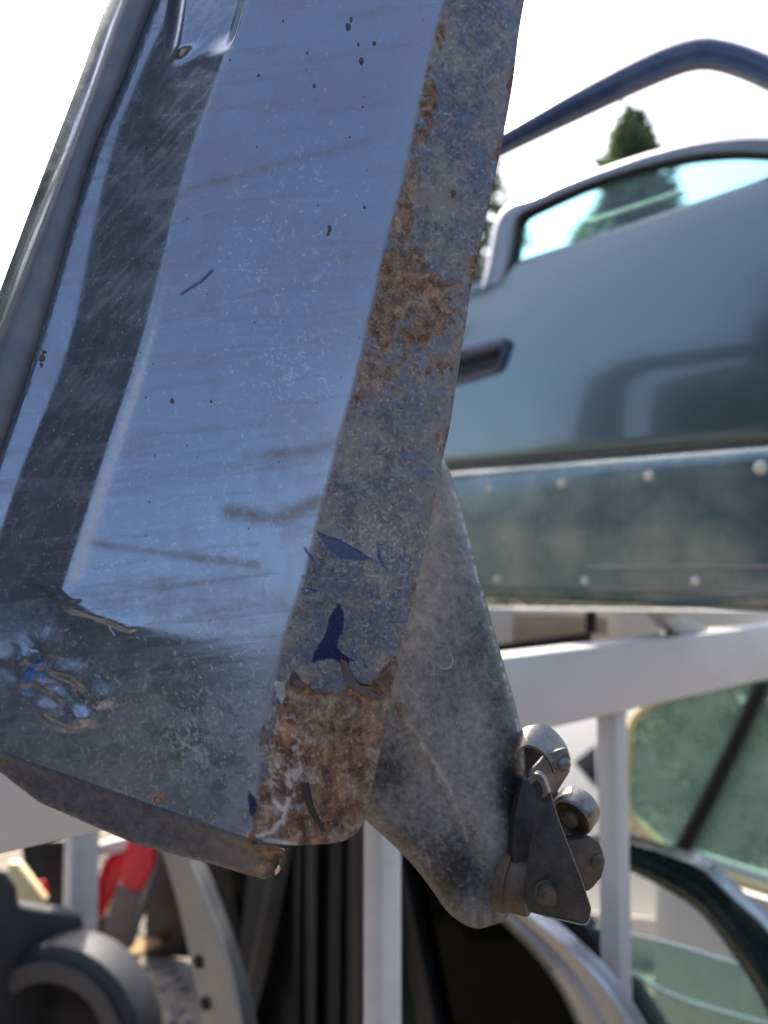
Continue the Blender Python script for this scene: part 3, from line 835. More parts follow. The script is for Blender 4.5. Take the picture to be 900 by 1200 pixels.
DENTS = [  # polyline, half width px, height m
    ([(44, 778), (52, 765), (50, 752)], 7, .0016), ([(28, 800), (24, 775), (28, 760)], 6, .0018),
    ([(60, 782), (85, 792), (103, 806), (116, 822)], 7, .0024), ([(48, 828), (60, 842), (78, 848), (92, 846)], 7, .0026),
    ([(50, 806), (64, 812), (80, 826), (90, 842)], 4, .0016), ([(40, 820), (34, 800), (44, 780)], 9, -.0016),
    ([(0, 770), (15, 772)], 9, .0018), ([(62, 694), (84, 712), (120, 722), (150, 735)], 6, .0016), ([(85, 700), (75, 690)], 6, .0012)]
def seg_dist(x, y, pts, signed=False):
    best = np.full(x.shape, 1e9); sg = np.zeros(x.shape)
    for (x0, y0), (x1, y1) in zip(pts[:-1], pts[1:]):
        dx, dy = x1 - x0, y1 - y0
        t = np.clip(((x - x0) * dx + (y - y0) * dy) / (dx * dx + dy * dy + 1e-9), 0, 1)
        dd_ = np.hypot(x - x0 - t * dx, y - y0 - t * dy)
        sg = np.where(dd_ < best, y - y0 - t * dy - .3 * (x - x0 - t * dx), sg)
        best = np.minimum(best, dd_)
    return (best, sg) if signed else best
def h_door(x, y):
    H = h_base(x, y)
    for pts, w, a in DENTS:
        d, sd = seg_dist(x, y, pts, True)
        H = H + a * (.50 + .25 * np.sin(x * .055 + y * .04) ** 2) * np.exp(-(d / (w * (1.7 - .85 * np.tanh(sd / (w * .6))))) ** 2)
    # flattened ding near the top, facing up like the panel
    mk = sstep(-12, 12, x - (200 + (y - 70) * -.12)) * sstep(-6, 6, (280 - (y - 10) * .25) - x) * sstep(-14, 14, (70 - (x - 200) * .33) - y)
    H = H * (1 - mk) + (-.0105 + .0012 * np.cos((x - 238) / 26.0) + .0010 * np.sin(y / 17.0)) * mk
    H = H + .0005 * np.sin(x * .021 + y * .008) * np.sin(y * .013 - x * .006)
    return H

# wear and sheen maps laid out over the door (rows y -270..1069, columns x -260..700)
X0, Y0, MW, MH = -260, -270, 960, 1340
gx, gy = np.meshgrid(np.arange(MW) + X0, np.arange(MH) + Y0)
gx = gx.astype(float); gy = gy.astype(float)
def vnoise(cell, seed, ax=1.0, rot=0.0):
    r = np.random.default_rng(seed)
    ca, sa = math.cos(rot), math.sin(rot)
    u = ((gx - 100) * ca + (gy - 400) * sa) / (cell * ax) + 500; v = (-(gx - 100) * sa + (gy - 400) * ca) / cell + 500
    T = r.random((512, 512))
    iu = np.floor(u).astype(int); iv = np.floor(v).astype(int); fu = u - iu; fv = v - iv
    fu = fu * fu * (3 - 2 * fu); fv = fv * fv * (3 - 2 * fv)
    g = lambda a, b_: T[b_ % 512, a % 512]
    return (g(iu, iv) * (1 - fu) + g(iu + 1, iv) * fu) * (1 - fv) + (g(iu, iv + 1) * (1 - fu) + g(iu + 1, iv + 1) * fu) * fv
def fbm(cell, seed, octv=5, ax=1.0, rot=0.0):
    s = 0; a = 1; t = 0
    for k in range(octv):
        s = s + a * vnoise(cell / 2 ** k, seed + k, ax, rot); t += a; a *= .6
    return s / t
def inpoly(pts):
    ins = np.zeros(gx.shape, bool); n = len(pts)
    for i in range(n):
        x0, y0 = pts[i]; x1, y1 = pts[(i + 1) % n]
        if y0 == y1: continue
        c_ = (gy >= min(y0, y1)) & (gy < max(y0, y1))
        ins ^= c_ & (gx < x0 + (gy - y0) * (x1 - x0) / (y1 - y0))
    return ins
bn_y = LN[5](gy); ed_y = LN[6](gy)
on_fl = sstep(-4, 6, gx - bn_y)
n_c = fbm(60, 1); n_m = fbm(22, 20, 5); n_f = fbm(6, 40, 3)
R_ = np.zeros(gx.shape)
for (x, y, rx, ry, a) in [(516, 20, 8, 60, .6), (500, 90, 9, 50, .7), (489, 150, 10, 40, .85), (480, 190, 11, 40, .9), (472, 235, 9, 30, .6),
                          (488, 310, 34, 28, .95), (470, 350, 40, 45, .95), (448, 400, 26, 40, .95), (432, 440, 22, 26, .85), (506, 350, 50, 60, .88), (455, 437, 18, 12, .95),
                          (575, 225, 8, 60, .75), (556, 300, 10, 40, .6), (500, 420, 60, 70, .60), (528, 470, 7, 60, .7), (515, 540, 8, 60, .6), (485, 690, 6, 16, .95), (480, 720, 6, 20, .9), (466, 790, 14, 26, .9),
                          (425, 810, 26, 16, .75), (600, 60, 10, 100, .45), (186, 938, 9, 7, 1.0)]:
    R_ = np.maximum(R_, a * np.exp(-(((gx - x) / rx) ** 2 + ((gy - y) / ry) ** 2) * .8))
R_ = np.maximum(R_, 1.0 * np.exp(-((gx - bn_y - 13) / 15) ** 2) * sstep(40, 120, gy) * (1 - sstep(270, 480, gy) * .4) * (1 - sstep(480, 520, gy)))
R_ = np.maximum(R_, .62 * np.exp(-((gx - ed_y) / 7) ** 2))
rust = sstep(.42, .58, R_ * .66 + (n_m - .5) * 1.1 + (n_f - .5) * .35 + R_ * .12)
rust *= np.where((gx - 186) ** 2 + (gy - 938) ** 2 < 400, 1, on_fl)
jag = (n_m - .5) * 26 + (n_f - .5) * 10
low_patch = [(345, 787), (362, 803), (372, 815), (400, 812), (415, 800), (430, 802), (455, 780), (470, 765), (470, 1000), (285, 1000), (300, 955), (312, 905), (318, 860), (330, 815)]
def warp_poly(pts, j):
    ix = np.clip((gx + j - X0).astype(int), 0, MW - 1); iy = np.clip((gy + np.roll(j, 37, 1) * .7 - Y0).astype(int), 0, MH - 1)
    return inpoly(pts)[iy, ix]
heavy = warp_poly(low_patch, jag * .55).astype(float)
rust = np.maximum(rust, heavy)
chip = np.zeros(gx.shape)
for pts in ([(369, 619), (378, 624), (398, 632), (420, 643), (438, 655), (424, 657), (398, 655), (380, 642)],
            [(399, 704), (403, 716), (402, 735), (396, 757), (410, 772), (409, 782), (388, 772), (364, 776), (366, 764), (377, 748), (385, 722)],
            [(441, 632), (446, 655), (453, 667), (447, 664), (440, 650)], [(356, 640), (366, 650), (372, 662), (362, 655)], [(355, 685), (372, 690), (368, 696)],
            [(292, 925), (302, 935), (300, 965), (291, 950)]):
    chip = np.maximum(chip, warp_poly(pts, jag * .22).astype(float))
for k in range(26):
    x = rng.uniform(350, 470); y = rng.uniform(610, 790); a = rng.uniform(-.3, 1.5); l = rng.uniform(6, 34)
    d = seg_dist(gx, gy, [(x, y), (x + l * .5 * math.cos(a) + rng.uniform(-3, 3), y + l * .5 * math.sin(a)), (x + l * math.cos(a), y + l * math.sin(a))])
    chip = np.maximum(chip, (d < rng.uniform(.5, 1.1)) * .9)
d = seg_dist(gx, gy, [(213, 345), (222, 338), (236, 330), (249, 317)]); chip = np.maximum(chip, (d < 1.8) * .9)
chip *= (1 - heavy)
dirt = .09 + .12 * sstep(.45, .7, n_c) + .05 * sstep(.42, .62, n_m) * sstep(.4, .6, n_c)
dirt = dirt + on_fl * (.88 + .9 * (n_m - .45) + .5 * (n_c - .5) + .3 * sstep(.5, .75, n_f))
strk = fbm(9, 77, 4, 14, -.12)
dirt += (1 - on_fl) * .16 * sstep(.54, .74, strk)
for pts, w, a in ([[(250, 212), (320, 195), (430, 165)], 5, .4], [[(270, 600), (330, 608), (372, 588)], 9, .55], [[(290, 535), (350, 530), (395, 520)], 7, .35], [[(105, 636), (200, 650), (300, 662)], 5, .35], [[(220, 222), (290, 205)], 3, .3], [[(310, 700), (345, 715)], 10, .2]):
    dirt += a * np.exp(-(seg_dist(gx, gy, pts) / w) ** 2) * (.4 + .9 * n_m) * (1 - on_fl)
lowz = sstep(0, 60, gy - bline(gx))
dirt += lowz * (1 - on_fl) * (.04 + .5 * np.exp(-(((gx - 245) / 70) ** 2 + ((gy - 880) / 80) ** 2)) * sstep(.40, .62, n_m) + .25 * sstep(.55, .72, n_f))
dirt *= (1 - chip)
tan = .55 + .5 * (n_c - .5)
side = np.clip((gx - bn_y) / np.maximum(ed_y - bn_y, 1), 0, 1)
n_v = fbm(3, 60, 2)
fl_tan = .33 + 1.9 * (n_c - .5) + 1.9 * (n_m - .5) + 1.0 * (n_f - .5) + 1.3 * (n_v - .5) + .35 * sstep(.35, 1, side) + .20 * sstep(250, 420, gy) * (1 - sstep(560, 700, gy)) + .05 * sstep(600, 650, gy) + .4 * np.clip(R_, 0, 1)
tan = np.where(on_fl > .5, fl_tan, tan)
tan = np.clip(tan, 0, 1) * np.where(on_fl > .5, 1, 1 - .65 * lowz)
# scratches and specks, with painted sheen along bend and crease
scr_sheen = np.zeros(gx.shape)
def stroke(x, y, a, l, val, wob=.4, w=0):
    n = max(3, int(l * 1.6))
    for i in range(n):
        ix = int(round(x)) - X0; iy = int(round(y)) - Y0
        if 0 <= ix < MW - 1 and 0 <= iy < MH - 1:
            scr_sheen[iy, ix] = max(scr_sheen[iy, ix], val)
            if w: scr_sheen[iy, ix + 1] = max(scr_sheen[iy, ix + 1], val * .7)
        x += math.cos(a) * .65; y += math.sin(a) * .65; a += rng.normal(0, wob * .3)
cl = [(330, 300, 60, 60), (335, 440, 40, 40), (300, 650, 60, 60), (225, 860, 70, 60), (230, 880, 20, 30), (120, 400, 60, 150), (60, 640, 70, 60), (430, 700, 50, 60), (370, 900, 40, 60), (150, 820, 90, 60)]
for k in range(3600):
    if rng.random() < .6:
        c_ = cl[rng.integers(len(cl))]; x = rng.normal(c_[0], c_[2]); y = rng.normal(c_[1], c_[3])
    else:
        x = rng.uniform(-40, 600); y = rng.uniform(-120, 1000)
    stroke(x, y, rng.uniform(0, 6.28), abs(rng.normal(0, 3.0)) + .7, rng.uniform(.06, .40) ** 1.2 * (.6 if x > 400 else 1))
for k in range(2600):       # long fine rub marks on the left band and lower zone
    y = rng.uniform(0, 880); s0 = LN[3](y) if y < 600 else -20; s1 = LN[4](y) if y < 690 else 300
    stroke(rng.uniform(s0, s1), y, rng.normal(-.95 if y < 640 else -.2, .22), rng.uniform(4, 22), rng.uniform(.03, .22), .10)
for k in range(1500):
    stroke(rng.normal(190, 95), rng.normal(850, 65), rng.uniform(0, 6.28), abs(rng.normal(0, 4)) + 1, rng.uniform(.12, .65), .5)
for k in range(240):
    stroke(rng.uniform(75, 400), rng.uniform(200, 760), rng.normal(-.15, .12), rng.uniform(10, 60), rng.uniform(.05, .18), .03)
for pts in ([(205, 858), (215, 870), (228, 878), (238, 890), (232, 905), (222, 916)], [(218, 845), (222, 860), (214, 872)], [(240, 878), (243, 895)], [(226, 842), (231, 850)]):
    scr_sheen = np.maximum(scr_sheen, (seg_dist(gx + (n_f - .5) * 8, gy + (n_m - .5) * 8, pts) < 1.1) * (.25 + .4 * n_f))
for cx_, cy_, sx_, sy_, n_ in ((330, 300, 35, 40, 60), (345, 440, 22, 18, 50), (225, 880, 22, 34, 90), (300, 560, 60, 40, 40), (260, 650, 50, 30, 50), (330, 210, 50, 50, 30)):
    for k in range(n_): stroke(rng.normal(cx_, sx_), rng.normal(cy_, sy_), rng.uniform(0, 6.28), rng.uniform(3, 12), rng.uniform(.12, .5), .7)
scr_sheen = np.maximum(scr_sheen, (1 - on_fl) * .13 * np.exp(-np.maximum(0, bn_y - gx) / 40) * sstep(300, 480, gy) + (1 - on_fl) * .06 * np.exp(-np.maximum(0, bn_y - gx) / 40))  # pale sheen of the curved bend, painted into the map
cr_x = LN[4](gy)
scr_sheen = np.maximum(scr_sheen, np.exp(-((gx - cr_x - 8) / (4 + 5 * sstep(330, 650, gy))) ** 2) * sstep(300, 480, gy) * (1 - sstep(676, 700, gy)) * (.34 + .6 * (n_f - .3)))  # painted highlight on the worn crease, as if its bevel caught sky
scr_sheen = np.maximum(scr_sheen, ((gx > LN[3](gy)) & (gx < cr_x)) * (.25 * sstep(.42, .80, fbm(3.6, 510, 2, 9, -.85)) * sstep(.3, .6, n_c + .3 * (n_m - .5)) * (1 - sstep(600, 720, gy))))
scr_sheen = np.maximum(scr_sheen, lowz * (1 - on_fl) * .06 * sstep(.45, .65, n_m))
for k in range(1500):      # short tan scuffs on the edge flange
    y = rng.uniform(-60, 800); xb = LN[5](y); xe = LN[6](y)
    stroke(rng.uniform(xb + 6, xe), y, rng.uniform(0, 6.28), abs(rng.normal(0, 4)) + 1, rng.uniform(.05, .38), .6)
for k in range(160):
    stroke(rng.normal(450, 28), rng.normal(640, 35), rng.uniform(0, 6.28), rng.uniform(3, 10), rng.uniform(.2, .5), .6)
for k in range(2600):      # fine specks of grit stuck to the paint
    if rng.random() < .65:
        c_ = cl[rng.integers(len(cl))]; x = rng.normal(c_[0], c_[2] * 1.2); y = rng.normal(c_[1], c_[3] * 1.2)
    else:
        x = rng.uniform(-40, 600); y = rng.uniform(-120, 1000)
    ix = int(x) - X0; iy = int(y) - Y0
    if 0 < ix < MW - 3 and 0 < iy < MH - 3:
        v_ = rng.uniform(.15, .7); scr_sheen[iy, ix] = max(scr_sheen[iy, ix], v_)
        if rng.random() < .35: scr_sheen[iy + 1, ix] = max(scr_sheen[iy + 1, ix], v_); scr_sheen[iy, ix + 1] = max(scr_sheen[iy, ix + 1], v_ * .6)
# bright bare-metal rub on the rusty corner and along the outer edge
wp_ = sstep(.54, .66, fbm(7, 300, 4)) * np.exp(-(((gx - 335) / 30) ** 2 + ((gy - 900) / 75) ** 2)) * heavy * .55
for pts in ([(338, 935), (332, 960), (318, 975), (302, 980)], [(325, 800), (330, 812)], [(322, 940), (335, 950)], [(310, 985), (345, 990)]):
    wp_ = np.maximum(wp_, np.exp(-(seg_dist(gx + (n_f - .5) * 10, gy + (n_m - .5) * 10, pts) / 3.0) ** 2) * .75 * (.4 + n_f))
scr_sheen = np.maximum(scr_sheen, wp_)
# blue crayon strokes in the dent
cray = np.zeros(gx.shape)
for pts in ([(27, 791), (45, 774)], [(28, 797), (50, 772)], [(30, 800), (44, 786)], [(30, 812), (38, 806)], [(51, 775), (53, 784), (50, 796)]):
    cray = np.maximum(cray, (seg_dist(gx, gy, pts) < 1.1).astype(float))
scr_sheen *= 1 - .85 * chip
MAPS = dict(rust=rust, dirt=np.clip(dirt, 0, 1), scratch_sheen=np.clip(scr_sheen, 0, 1), chip=np.clip(chip, 0, 1), crayon=cray, tan=tan)
STEP = heavy * -.0012 + chip * -.00025 * (gx > 300) + rust * .0002 * (n_f - .3) - heavy * .0010 * (n_m - .5)
def samp(Mp, x, y):
    fx = np.clip(x - X0, 0, MW - 1.01); fy = np.clip(y - Y0, 0, MH - 1.01)
    ix = fx.astype(int); iy = fy.astype(int); fx -= ix; fy -= iy
    return (Mp[iy, ix] * (1 - fx) + Mp[iy, ix + 1] * fx) * (1 - fy) + (Mp[iy + 1, ix] * (1 - fx) + Mp[iy + 1, ix + 1] * fx) * fy

def np_at(pl, x, y, h):
    r = np.stack([(x - 450) / FPX, (600 - y) / FPX, np.ones_like(x)], -1)
    B = np.array([RT, UP, FW]); r = r @ B
    n = np.array(pl.n); k = (np.array(pl.p - CAM) @ n + h) / (r @ n)
    return np.array(CAM) + r * k[..., None]

def grid_obj(name, x, y, mat, parent, extra=0.0, back=.0009):
    """dense skin over layout grid x, y, with its wear maps as attributes and a rim of real thickness"""
    m, n = x.shape
    h = h_door(x, y) + samp(STEP, x, y) + extra
    pts = np_at(PLX, x, y, h).reshape(-1, 3)
    bpts = pts - np.array(PLX.n) * back
    idx = np.arange(m * n).reshape(m, n)
    q = np.stack([idx[:-1, :-1], idx[:-1, 1:], idx[1:, 1:], idx[1:, :-1]], -1).reshape(-1, 4)
    # rim strip
    loop = np.concatenate([idx[0, :], idx[1:, -1], idx[-1, -2::-1], idx[-2:0:-1, 0]])
    nl = len(loop); base = m * n
    rim = np.stack([loop, np.roll(loop, -1), base + (np.arange(nl) + 1) % nl, base + np.arange(nl)], -1)
    vs = np.concatenate([pts, bpts[loop]]) - np.array(origin_of(parent))
    fs = np.concatenate([q, rim])
    me = bpy.data.meshes.new(name)
    me.vertices.add(len(vs)); me.vertices.foreach_set('co', vs.ravel())
    me.loops.add(fs.size); me.loops.foreach_set('vertex_index', fs.ravel())
    me.polygons.add(len(fs)); me.polygons.foreach_set('loop_start', np.arange(0, fs.size, 4))
    me.update(calc_edges=True)
    me.shade_smooth(); me.set_sharp_from_angle(angle=math.radians(50))
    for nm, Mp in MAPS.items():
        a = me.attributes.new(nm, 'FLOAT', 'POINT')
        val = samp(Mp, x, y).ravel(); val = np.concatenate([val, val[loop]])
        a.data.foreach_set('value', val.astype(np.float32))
    me.materials.append(mat)
    o = bpy.data.objects.new(name, me); COL.objects.link(o); o.parent = parent
    return o

bd = thing('blue_door', 'scratched dark blue vehicle door with rusty flaking edge filling the foreground', 'vehicle door', PLX.at(300, 985))
# main skin: rows slant with the door's lower edge
def skin_grid(ca, cb, ncol, r0, r1, nrow, slope=.35, bottom=None):
    t = np.linspace(0, 1, ncol)[None, :]; r = np.linspace(r0, r1, nrow)[:, None]
    y = np.repeat(r, ncol, 1).astype(float)
    for _ in range(12):
        xa = ca(y); xb = cb(y); x = xa + (xb - xa) * t
        y = r + (slope * (np.minimum(x, 300) - 300) if bottom is None else bottom(x, r))
    return x, y
seam = lambda y: LN[5](y) + 12
xs_, ys_ = skin_grid(LN[0], seam, 330, -235, 985, 780)
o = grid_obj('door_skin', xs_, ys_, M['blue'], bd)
def flange_bottom(x, r):
    k = np.clip((r - 780) / 200, 0, 1)
    return k * np.interp(x, [300, 320, 350, 385, 405, 416, 424, 432], [0, 3, 4.5, 3, -1, -8, -18, -34])
xf, yf = skin_grid(seam, LN[6], 90, -235, 986, 790, bottom=flange_bottom)
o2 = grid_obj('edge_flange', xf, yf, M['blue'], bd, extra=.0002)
# crayon colour mixed into the paint
def add_crayon():
    nt = M['blue'].node_tree; b_ = nt.nodes['Principled BSDF']
    a = N(nt, 'ShaderNodeAttribute'); a.attribute_name = 'crayon'
    src = b_.inputs['Base Color'].links[0].from_socket
    nt.links.new(mixc(nt, a.outputs['Fac'], src, (.02, .13, .52)), b_.inputs['Base Color'])
add_crayon()
# bottom return lip: thin crest, then a face folded back under the door
nb = 160
tx = np.linspace(-230, 322, nb)
ey = np.interp(tx, [-230, 300, 322], [985 - .35 * 530, 985, 989])
ly = np.interp(tx, [-230, 0, 45, 160, 250, 310, 322], [835, 905, 940, 990, 1013, 1031, 1024])
rowsx = []; rowsy = []; rowsh = []
for f, dh in ((0, -.0012), (.05, -.0010), (.12, -.0016), (.2, -.0035), (.32, -.006), (.6, -.0095), (.85, -.0125), (.95, -.0145), (1.0, -.019)):
    rowsx.append(tx); rowsy.append(ey + (ly - ey) * f); rowsh.append(np.full(nb, dh))
lx, lyy, lh = np.array(rowsx), np.array(rowsy), np.array(rowsh)
he = h_door(tx, ey)
HB = lh + he[None, :] + .0006 * np.sin(tx * .09)[None, :] * (np.arange(9) > 3)[:, None]
pt = np_at(PLX, lx, lyy, HB)
V = [Vector(p) for p in pt.reshape(-1, 3)]
F = [(i * nb + j, i * nb + j + 1, (i + 1) * nb + j + 1, (i + 1) * nb + j) for i in range(8) for j in range(nb - 1)]
lip = build('bottom_lip', V, F, M['blue'], bd, sharp=50)
for nm, fn in (('dirt', lambda x, y: 1.0 + 0 * x + 0 * y), ('rust', lambda x, y: sstep(.35, .6, sstep(250, 325, x) * .7 + .25 * np.sin(x * .21 + y * .13) * sstep(200, 300, x))), ('scratch_sheen', lambda x, y: 0 * x), ('chip', lambda x, y: 0 * x), ('crayon', lambda x, y: 0 * x), ('tan', lambda x, y: .45 * sstep(160, 330, x) + 0.06 * ((np.arange(9)[:, None] >= 1) & (np.arange(9)[:, None] <= 5)))):
    a = lip.data.attributes.new(nm, 'FLOAT', 'POINT')
    a.data.foreach_set('value', np.clip(fn(lx, lyy), 0, 1).ravel().astype(np.float32))
# torn, twisted end of the lip
b = MB()
ring_ = [[(296, 990, .0), (318, 990, .001), (334, 996, -.004), (335, 1010, -.008), (327, 1022, -.010), (316, 1033, -.012)],
         [(302, 1001, -.006), (318, 997, -.007), (327, 1003, -.011), (327, 1013, -.014), (322, 1022, -.015), (314, 1031, -.014)]]
he0 = float(h_door(np.array([300.]), np.array([985.]))[0])
v = []
for rr in ring_:
    v += [PLX.at(x, y, he0 + h) for x, y, h in rr]
f = [(i, i + 1, 7 + i, 6 + i) for i in range(5)]
v2 = [p - PLX.n * .0015 for p in v]
f2 = [tuple(reversed([q + 12 for q in t])) for t in f]
b.add(v + v2, f + f2 + [(i, 12 + i, 13 + i, i + 1) for i in range(5)] + [(6 + i, 7 + i, 19 + i, 18 + i) for i in range(5)] + [(0, 6, 18, 12), (5, 17, 23, 11)])
b.build('torn_end', M['rustmetal'], bd, sharp=30)
# bead
nb = 120
ybv = np.linspace(-235, 900, nb); secs = []
for y in ybv:
    xa = float(LN[1](y)); xg = float(LN[2](y)); s = []
    h0 = float(h_base(np.array([xg - 4.]), np.array([y]))[0])
    for u, w in ((0, -.002), (.06, .004), (.2, .0075), (.42, .0088), (.65, .0075), (.85, .0045), (.95, .001), (.97, -.002)):
        yy = y - (xa + (xg - xa) * u - xg) * -.35
        s.append(PLX.at(xa + (xg - xa) * u, yy, h0 + w))
    secs.append(s)
build('bead_moulding', *sec_loft(secs), M['bead'], bd, sharp=70)
# mud crumbs
b = MB()
crumbs = [(408, 31, 5), (411, 22, 3.5), (424, 71, 4.5), (420, 52, 3), (439, 50, 3), (368, 101, 3), (332, 24, 2), (303, 88, 2.5), (531, 227, 5), (386, 268, 4), (385, 274, 2.5), (171, 174, 3), (50, 420, 5), (51, 412, 4), (48, 428, 3), (120, 398, 4), (427, 243, 2.5), (202, 470, 3.5), (247, 470, 2), (410, 160, 2), (425, 125, 2.5), (270, 70, 1.5), (360, 62, 2)]
for k in range(90):
    crumbs.append((rng.uniform(120, 520), rng.uniform(-20, 760), rng.uniform(.5, 1.4)))
for (x, y, r) in crumbs:
    h0 = float(h_door(np.array([x]), np.array([float(y)]))[0]); rr = r * .00052
    c_ = PLX.at(x, y, h0 + rr * .2); vs = []; rr *= .72; fsx = []
    bmx = bmesh.new(); bmesh.ops.create_icosphere(bmx, subdivisions=1, radius=rr)
    for vv in bmx.verts:
        k = 1 + random.uniform(-.6, .5); q_ = vv.co * k
        vs.append(c_ + UD * q_.x + VD * q_.y * 1.4 + PLX.n * q_.z * .6)
    fsx = [tuple(z.index for z in ff.verts) for ff in bmx.faces]; bmx.free()
    b.add(vs, fsx)
mc = b.build('mud_crumbs', M['mud'], bd, sharp=40); mc['kind'] = 'stuff'
# lifted, curling flakes of paint at the rusted corner
def flake(pts, lift, name='paint_flake', mat='flake'):
    n = len(pts); v = []
    for k, (x, y) in enumerate(pts):
        h0 = float(h_door(np.array([float(x)]), np.array([float(y)]))[0])
        v.append(PLX.at(x, y, h0 + lift[k]))
    v2 = [p - PLX.n * .0004 for p in v]
    f = [tuple(range(n)), tuple(range(n, 2 * n))[::-1]] + [(i, (i + 1) % n, n + (i + 1) % n, n + i) for i in range(n)]
    build(name, v + v2, f, M[mat], bd, sharp=20)
flake([(399, 772), (406, 775), (412, 790), (421, 803), (436, 810), (450, 818), (435, 817), (415, 808), (403, 795)], [.001, .002, .004, .0045, .004, .002, .001, .0005, .0005])
flake([(436, 796), (452, 786), (464, 772), (467, 778), (460, 796), (446, 805)], [.0005, .001, .002, .003, .002, .001], mat='rustmetal')
flake([(344, 785), (349, 796), (358, 803), (350, 806), (341, 800)], [.002, .0015, .001, .0006, .0008])
flake([(309, 848), (313, 858), (311, 872), (304, 874), (306, 860)], [.002, .002, .001, .0005, .0008], mat='rustmetal')
flake([(353, 920), (362, 916), (368, 945), (382, 974), (378, 976), (362, 952)], [.0006, .001, .0012, .0005, .0002, .0002], mat='greasy')  # thin black piece laid along a crease, not lifted paint
flake([(325, 798), (333, 800), (335, 815), (330, 826), (324, 815)], [.001, .002, .0015, .001, .0005], mat='dimple')

# ------------------------------------------------------------------ black arm with roller carriage
PLM = Plane(P(540, 850, .545), (RT * .18 + UP * .16 - FW * 1.0))
ar = thing('roller_bracket', 'scuffed black steel arm with small rollers hanging behind the blue door edge', 'roller bracket', PLM.at(560, 1000))
AL = resample([(502, 505), (488, 620), (462, 740), (435, 830), (412, 900), (408, 935), (430, 962), (455, 985), (482, 1012), (508, 1045), (524, 1068), (545, 1084), (562, 1089)], 90)
AR = resample([(512, 512), (522, 541), (532, 565), (548, 622), (566, 690), (588, 770), (604, 825), (613, 870), (617, 915), (618, 960), (616, 1010), (606, 1055), (590, 1080)], 90)
na, ma = 150, 330
AL = resample(AL, ma, False); AR = resample(AR, ma, False)
uu = np.linspace(0, 1, na)[None, :]
ax_ = AL[:, :1] * (1 - uu) + AR[:, :1] * uu; ay_ = AL[:, 1:] * (1 - uu) + AR[:, 1:] * uu
wd = np.linalg.norm(AR - AL, axis=1)[:, None]
dist = np.minimum(np.minimum(uu * wd, (1 - uu) * wd), (ma - 1 - np.arange(ma))[:, None] * 1.8)
kk = np.clip(1 - dist / np.minimum(26, wd * .45), 0, 1)
hh = -.016 * (1 - np.sqrt(np.maximum(0, 1 - kk * kk)))
dsr = (ax_ - 455) * .86 - (ay_ - 830) * .50
hh += .0032 / (1 + np.exp(-dsr / 7.0)) - .0014 * np.exp(-(dsr / 10.0) ** 2)
hh += -.0035 * np.exp(-(((ax_ - 560) / 30) ** 2 + ((ay_ - 985) / 45) ** 2)) + .0022 * np.exp(-(((ax_ - 500) / 26) ** 2 + ((ay_ - 650) / 90) ** 2))
hh += .0005 * (samp(n_c, ax_, ay_) - .5) + .0003 * (samp(n_m, ax_, ay_) - .5)
apts = np_at(PLM, ax_, ay_, hh)
dust_shade = .52 + .36 * (n_c - .5) + .18 * (n_m - .5) + .40 * (n_f - .5) + .25 * (n_v - .5)
for (x, y, rx, ry, a) in [(490, 700, 28, 130, .22), (520, 640, 30, 90, .18), (452, 905, 26, 40, -.34), (540, 1010, 24, 34, -.40), (588, 800, 16, 90, -.26), (600, 925, 18, 34, -.75), (604, 985, 14, 50, -.5),
                          (572, 965, 24, 40, .32), (560, 870, 30, 60, .20), (480, 985, 40, 26, -.22), (500, 1040, 60, 26, -.20), (520, 930, 20, 60, .12), (580, 1060, 26, 26, .06), (566, 700, 12, 90, -.16)]:
    dust_shade += a * np.exp(-(((gx - x) / rx) ** 2 + ((gy - y) / ry) ** 2))  # dust and bare paint, plus painted shadow patches beside the lug
dust_shade += .32 * np.exp(-(seg_dist(gx + (n_f - .5) * 4, gy, [(468, 832), (500, 878), (530, 930), (548, 985)]) / 2.5) ** 2) * (.3 + n_m)
ascr = np.zeros(gx.shape); keep_ = scr_sheen; scr_sheen = ascr
for k in range(1300): stroke(rng.uniform(420, 620), rng.uniform(540, 1085), rng.normal(.9, .9), abs(rng.normal(0, 2)) + .5, rng.uniform(.04, .26), .3)
for k in range(60): stroke(rng.uniform(430, 600), rng.uniform(560, 1000), rng.normal(1.0, .4), rng.uniform(12, 40), rng.uniform(.08, .25), .04)
edge_ = np.exp(-((gx - np.interp(gy, AR[:, 1], AR[:, 0]) + 3) / 1.6) ** 2) * (gy < 900) * (n_f > .5) * .6
ascr = np.maximum(ascr, edge_); scr_sheen = keep_
idx = np.arange(ma * na).reshape(ma, na)
quads = np.stack([idx[:-1, :-1], idx[:-1, 1:], idx[1:, 1:], idx[1:, :-1]], -1).reshape(-1, 4)
rimi = np.concatenate([idx[:, 0], idx[-1, 1:], idx[-2::-1, -1]]); nl = len(rimi); bs = ma * na
rimq = np.stack([rimi[:-1], rimi[1:], bs + np.arange(1, nl), bs + np.arange(nl - 1)], -1)
allv = np.concatenate([apts.reshape(-1, 3), apts.reshape(-1, 3)[rimi] - np.array(PLM.n) * .006])
me = bpy.data.meshes.new('arm')
me.from_pydata((allv - np.array(origin_of(ar))).tolist(), [], np.concatenate([quads, rimq]).tolist())
me.update(); me.shade_smooth(); me.set_sharp_from_angle(angle=math.radians(60))
for nm, Mp in (('dust_shade', np.clip(dust_shade, 0, 1)), ('scratch_sheen', np.clip(ascr, 0, 1))):
    a = me.attributes.new(nm, 'FLOAT', 'POINT'); val = samp(Mp, ax_, ay_).ravel()
    a.data.foreach_set('value', np.concatenate([val, val[rimi]]).astype(np.float32))
